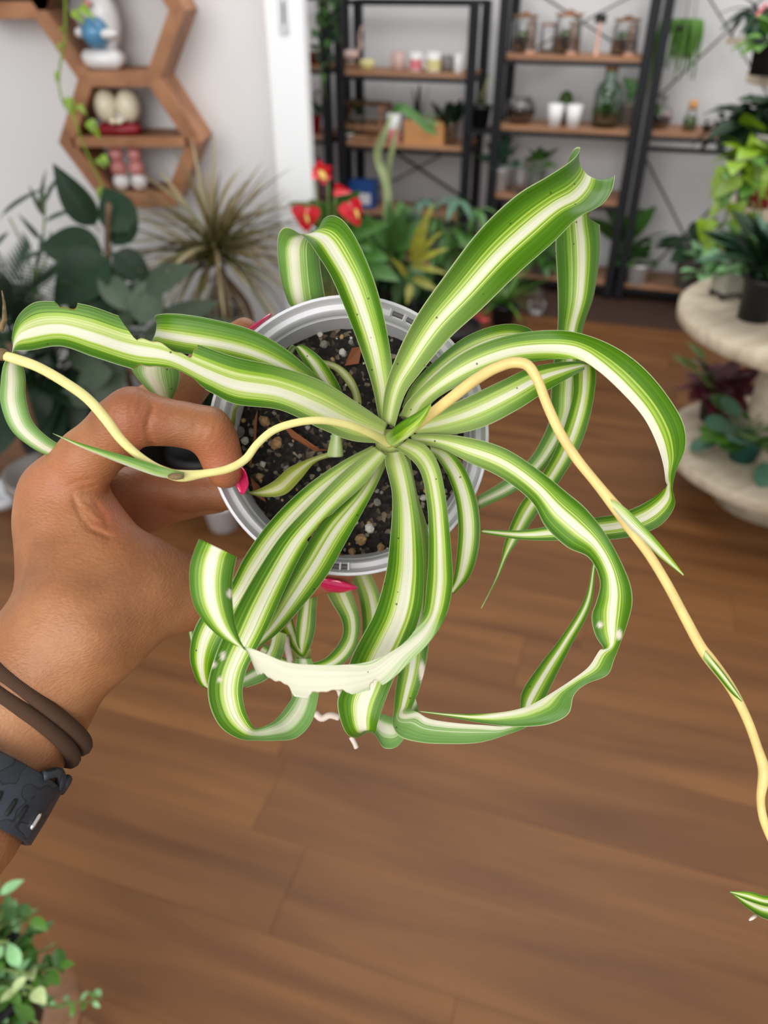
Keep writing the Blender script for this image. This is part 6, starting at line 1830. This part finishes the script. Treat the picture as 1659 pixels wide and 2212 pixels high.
# beige plant steps standing behind the table
st_y = 2.95
def step_pt(px, py, Y=st_y): return atY(px, py, Y)
ps = step_pt(1720, 600)
ladder = empty('plant_ladder', (float(ps[0]), st_y, 0), 'pale wooden plant ladder with two visible shelf boards at the right edge', 'plant stand')
z_up, z_lo = float(step_pt(1640, 160)[2]), float(step_pt(1640, 440)[2])
for z, px0 in ((z_up, 1612), (z_lo, 1612)):
    x0 = float(atY(px0, 300, st_y)[0]) - float(ps[0])
    MB().box((x0 + .28, 0, z - .018), (.56, .26, .036), bevel=.003).build('shelf_board', M['spool_wood'], ladder)
for dx in (.02, .50):
    x0 = float(atY(1612, 300, st_y)[0]) - float(ps[0])
    for dyy in (-.11, .11):
        if dx > .1: MB().box((x0 + dx, dyy, z_up / 2 + .3), (.03, .03, z_up + .6), bevel=.002).build('upright', M['spool_wood'], ladder)
def on_step(px, z, dy=0.0, row=None):
    x = float(atY(px, row if row else (130 if z > z_lo + .1 else 410), st_y + dy)[0])
    return (x, st_y + dy, z)
# black pot, dark fern, red pot and their leaves
p = on_step(1655, z_up, -.03); m = pxm(p)
t = pot_thing('black_step_pot', 'black pot with yellow green leaves on the upper ladder board', 'potted plant', p, 32 * m, 66 * m, 'black_plastic', taper=.9)
bush(t, [blade('leaf', 'leaf_bright', .3, .7, .4, 'oval', .6)], 16, 70 * m, (-.2, 1.3), (0, 0, 60 * m), 4, .02)
p = atY(1632, 82, st_y + .22); m = pxm(p)
t = pot_thing('orchid_cactus', 'dark leaved plant in a deep green pot at the top right corner', 'potted plant', p, 30 * m, 42 * m, 'green_plastic')
bush(t, [blade('leaf', 'leaf_dark', .1, .9, .2, 'strap', 1.2)], 22, 88 * m, (-.3, 1.3), (0, 0, 40 * m), 14, .02)
for k in range(4): MB().ball((rr.uniform(-40, 10) * m, -.06, rr.uniform(30, 60) * m), 5 * m, 8, 6).build('flower', M['ceramic_pink'], t, True)
MB().box((0, 0, -.012), (90 * m, .16, .02)).build('bracket_shelf', M['spool_wood'], t)
p = atY(1640, 262, 2.72); m = pxm(p)
t = empty('dark_fern', tuple(p - np.array([0, 0, .10])), 'very dark bushy fern below the upper ladder board', 'potted plant')
lathe_part('pot', pot_prof(.055, .08), 'black_plastic', t)
bush(t, [blade('leaf', 'leaf_dark', .25, .75, .42, 'oval', .9)], 90, 100 * m, (-.6, 1.0), (0, 0, .10), 18, .05)
MB().bar((0, 0, .0), (.16, .2, -.02), .02).build('bracket', M['spool_wood'], t)
p = on_step(1648, z_lo, -.05); m = pxm(p)
t = pot_thing('red_step_pot', 'dark red cylinder pot on the lower ladder board', 'pot', p, 22 * m, 58 * m, 'ceramic_red', taper=.95)
p = on_step(1612, z_lo, -.02); m = pxm(p)
t = pot_thing('slate_step_pot', 'round slate pot beside the dark red pot', 'pot', p, 18 * m, 38 * m, 'black_plastic', taper=.8)
# lime pothos spilling over the lower ladder board
vy2 = 2.62
c = atY(1640, 335, vy2); m = pxm(c)
t = empty('lime_pothos', tuple(c), 'lime green heart leaved pothos spilling down at the right edge', 'hanging plant')
lathe_part('pot', pot_prof(.08, .12), 'ceramic_grey', t, (.05, .02, -.06))
lp = [blade('leaf', 'leaf_lime', .25, .75, .66, 'heart', .5, .1, 10, 6), blade('leaf', 'leaf_bright', .25, .75, .66, 'heart', .5, .1, 10, 6)]
bush(t, lp, 50, 82 * m, (-.6, 1.2), (.01, 0, .0), 23, .07)
for k, pts in enumerate(([(1640, 340), (1600, 350), (1580, 400), (1572, 450), (1560, 490), (1540, 520)], [(1640, 350), (1620, 420), (1600, 470), (1590, 520), (1600, 560)], [(1645, 350), (1640, 430), (1650, 500), (1655, 540)], [(1630, 340), (1570, 360), (1565, 400)])):
    q = spline([np.array(w2(t, atY(x, y, vy2 - .12))) for x, y in pts], 16)
    v = MB().tube(q, .0035, 5).build('vine', M['stem_green'], t, True)
    for i in range(2, 16, 3): put_leaf(v, lp[(i + k) % 2 if k % 2 else 0], -1.57 + rr.uniform(-1.4, 1.4), rr.uniform(-1.1, .1), rr.uniform(46, 62) * m, tuple(q[i]))
for bx, by2, tx, ty, w in ((1590, 360, 1545, 420, 56), (1530, 460, 1522, 520, 40), (1570, 470, 1602, 440, 36), (1545, 500, 1530, 530, 40)):
    a, b = atY(bx, by2, vy2 - .15), atY(tx, ty, vy2 - .2)
    aim_leaf(t, lp[0], a, b, w * m / .66)
# on the table: black pot with trailing plant, wire basket lantern
def on_disc(px, py, z):
    return atZ(px, py, z)
p = on_disc(1628, 688, zt); m = pxm(p)
t = pot_thing('black_table_pot', 'large black pot with long green leaves and orange buds on the spool table', 'potted plant', p, 40 * m, 92 * m, 'black_plastic', taper=.86)
gl = blade('leaf', 'leaf_mid', .1, .9, .16, 'strap', .9, .15, 9, 3); gl2 = blade('leaf', 'leaf_blue', .1, .9, .16, 'strap', .9, .15, 9, 3); gl3 = blade('leaf', 'leaf_dark', .1, .9, .3, 'oval', .6, .1, 9, 4)
bush(t, [gl, gl2, gl3, gl3], 84, 150 * m, (.65, 1.52), (0, 0, 86 * m), 27, .03)
M['bud_orange'] = simple('orange_bud', rgb(214, 130, 30), .4, var=.15, scale=40)
for x, z in ((6, 104), (-2, 112)): MB().ball((x * m, -36 * m, z * m), (7 * m, 7 * m, 14 * m), 10, 8).build('bud', M['bud_orange'], t, True)
p = on_disc(1566, 640, zt); m = pxm(p)
t = empty('wire_planter', tuple(p), 'grey ribbed planter on short dark legs on the spool table', 'planter', None, .3)
M['galv'] = simple('grey_metal', rgb(150, 146, 134), .5, var=.12, scale=40)
MB().box((0, 0, 38 * m), (54 * m, 46 * m, 50 * m), bevel=.003).build('box', M['galv'], t)
for k in range(7): MB().box(((-24 + 8 * k) * m, -23.6 * m, 38 * m), (3 * m, 2 * m, 50 * m)).build('rib', M['galv'], t)
MB().box((0, 0, 11 * m), (52 * m, 44 * m, 6 * m)).build('base_plate', M['black_plastic'], t)
for a in (-1, 1):
    for b in (-1, 1): MB().box((a * 22 * m, b * 18 * m, 5 * m), (7 * m, 7 * m, 10 * m)).build('leg', M['black_plastic'], t)
bush(t, [blade('leaf', 'leaf_mid', .3, .7, .4, 'oval', .6), blade('leaf', 'leaf_mint', .3, .7, .4, 'oval', .6)], 20, 60 * m, (.0, 1.3), (0, 0, 62 * m), 29, .02)
# under the table: purple shamrock and pilea
p = on_disc(1535, 905, zl); m = pxm(p)
t = pot_thing('purple_shamrock', 'purple leaved plant in a black pot on the lower disc of the spool table', 'potted plant', p, 32 * m, 64 * m, 'black_plastic')
bush(t, [blade('leaf', 'leaf_red', .45, .55, .5, 'heart', .5)], 40, 88 * m, (.2, 1.35), (0, 0, 58 * m), 33, .02)
bush(t, [blade('leaf', 'leaf_bright', .6, .4, .3, 'oval', .4)], 4, 150 * m, (.7, 1.1), (0, 0, 58 * m), 34, .01, 1.8, 3.6)
p = on_disc(1602, 990, zl); m = pxm(p)
t = pot_thing('round_leaf_pilea', 'pilea with round green leaves in a teal pot on the lower disc', 'potted plant', p, 36 * m, 52 * m, 'teal_plastic')
pm_ = [blade('leaf', 'leaf_mid', .5, .5, .46, 'round', .5, .05, 12, 6), blade('leaf', 'leaf_blue', .5, .5, .46, 'round', .5, .05, 12, 6), blade('leaf', 'leaf_bright', .5, .5, .46, 'round', .5, .05, 12, 6)]
bush(t, pm_, 30, 128 * m, (-.15, 1.2), (0, 0, 50 * m), 36, .015)
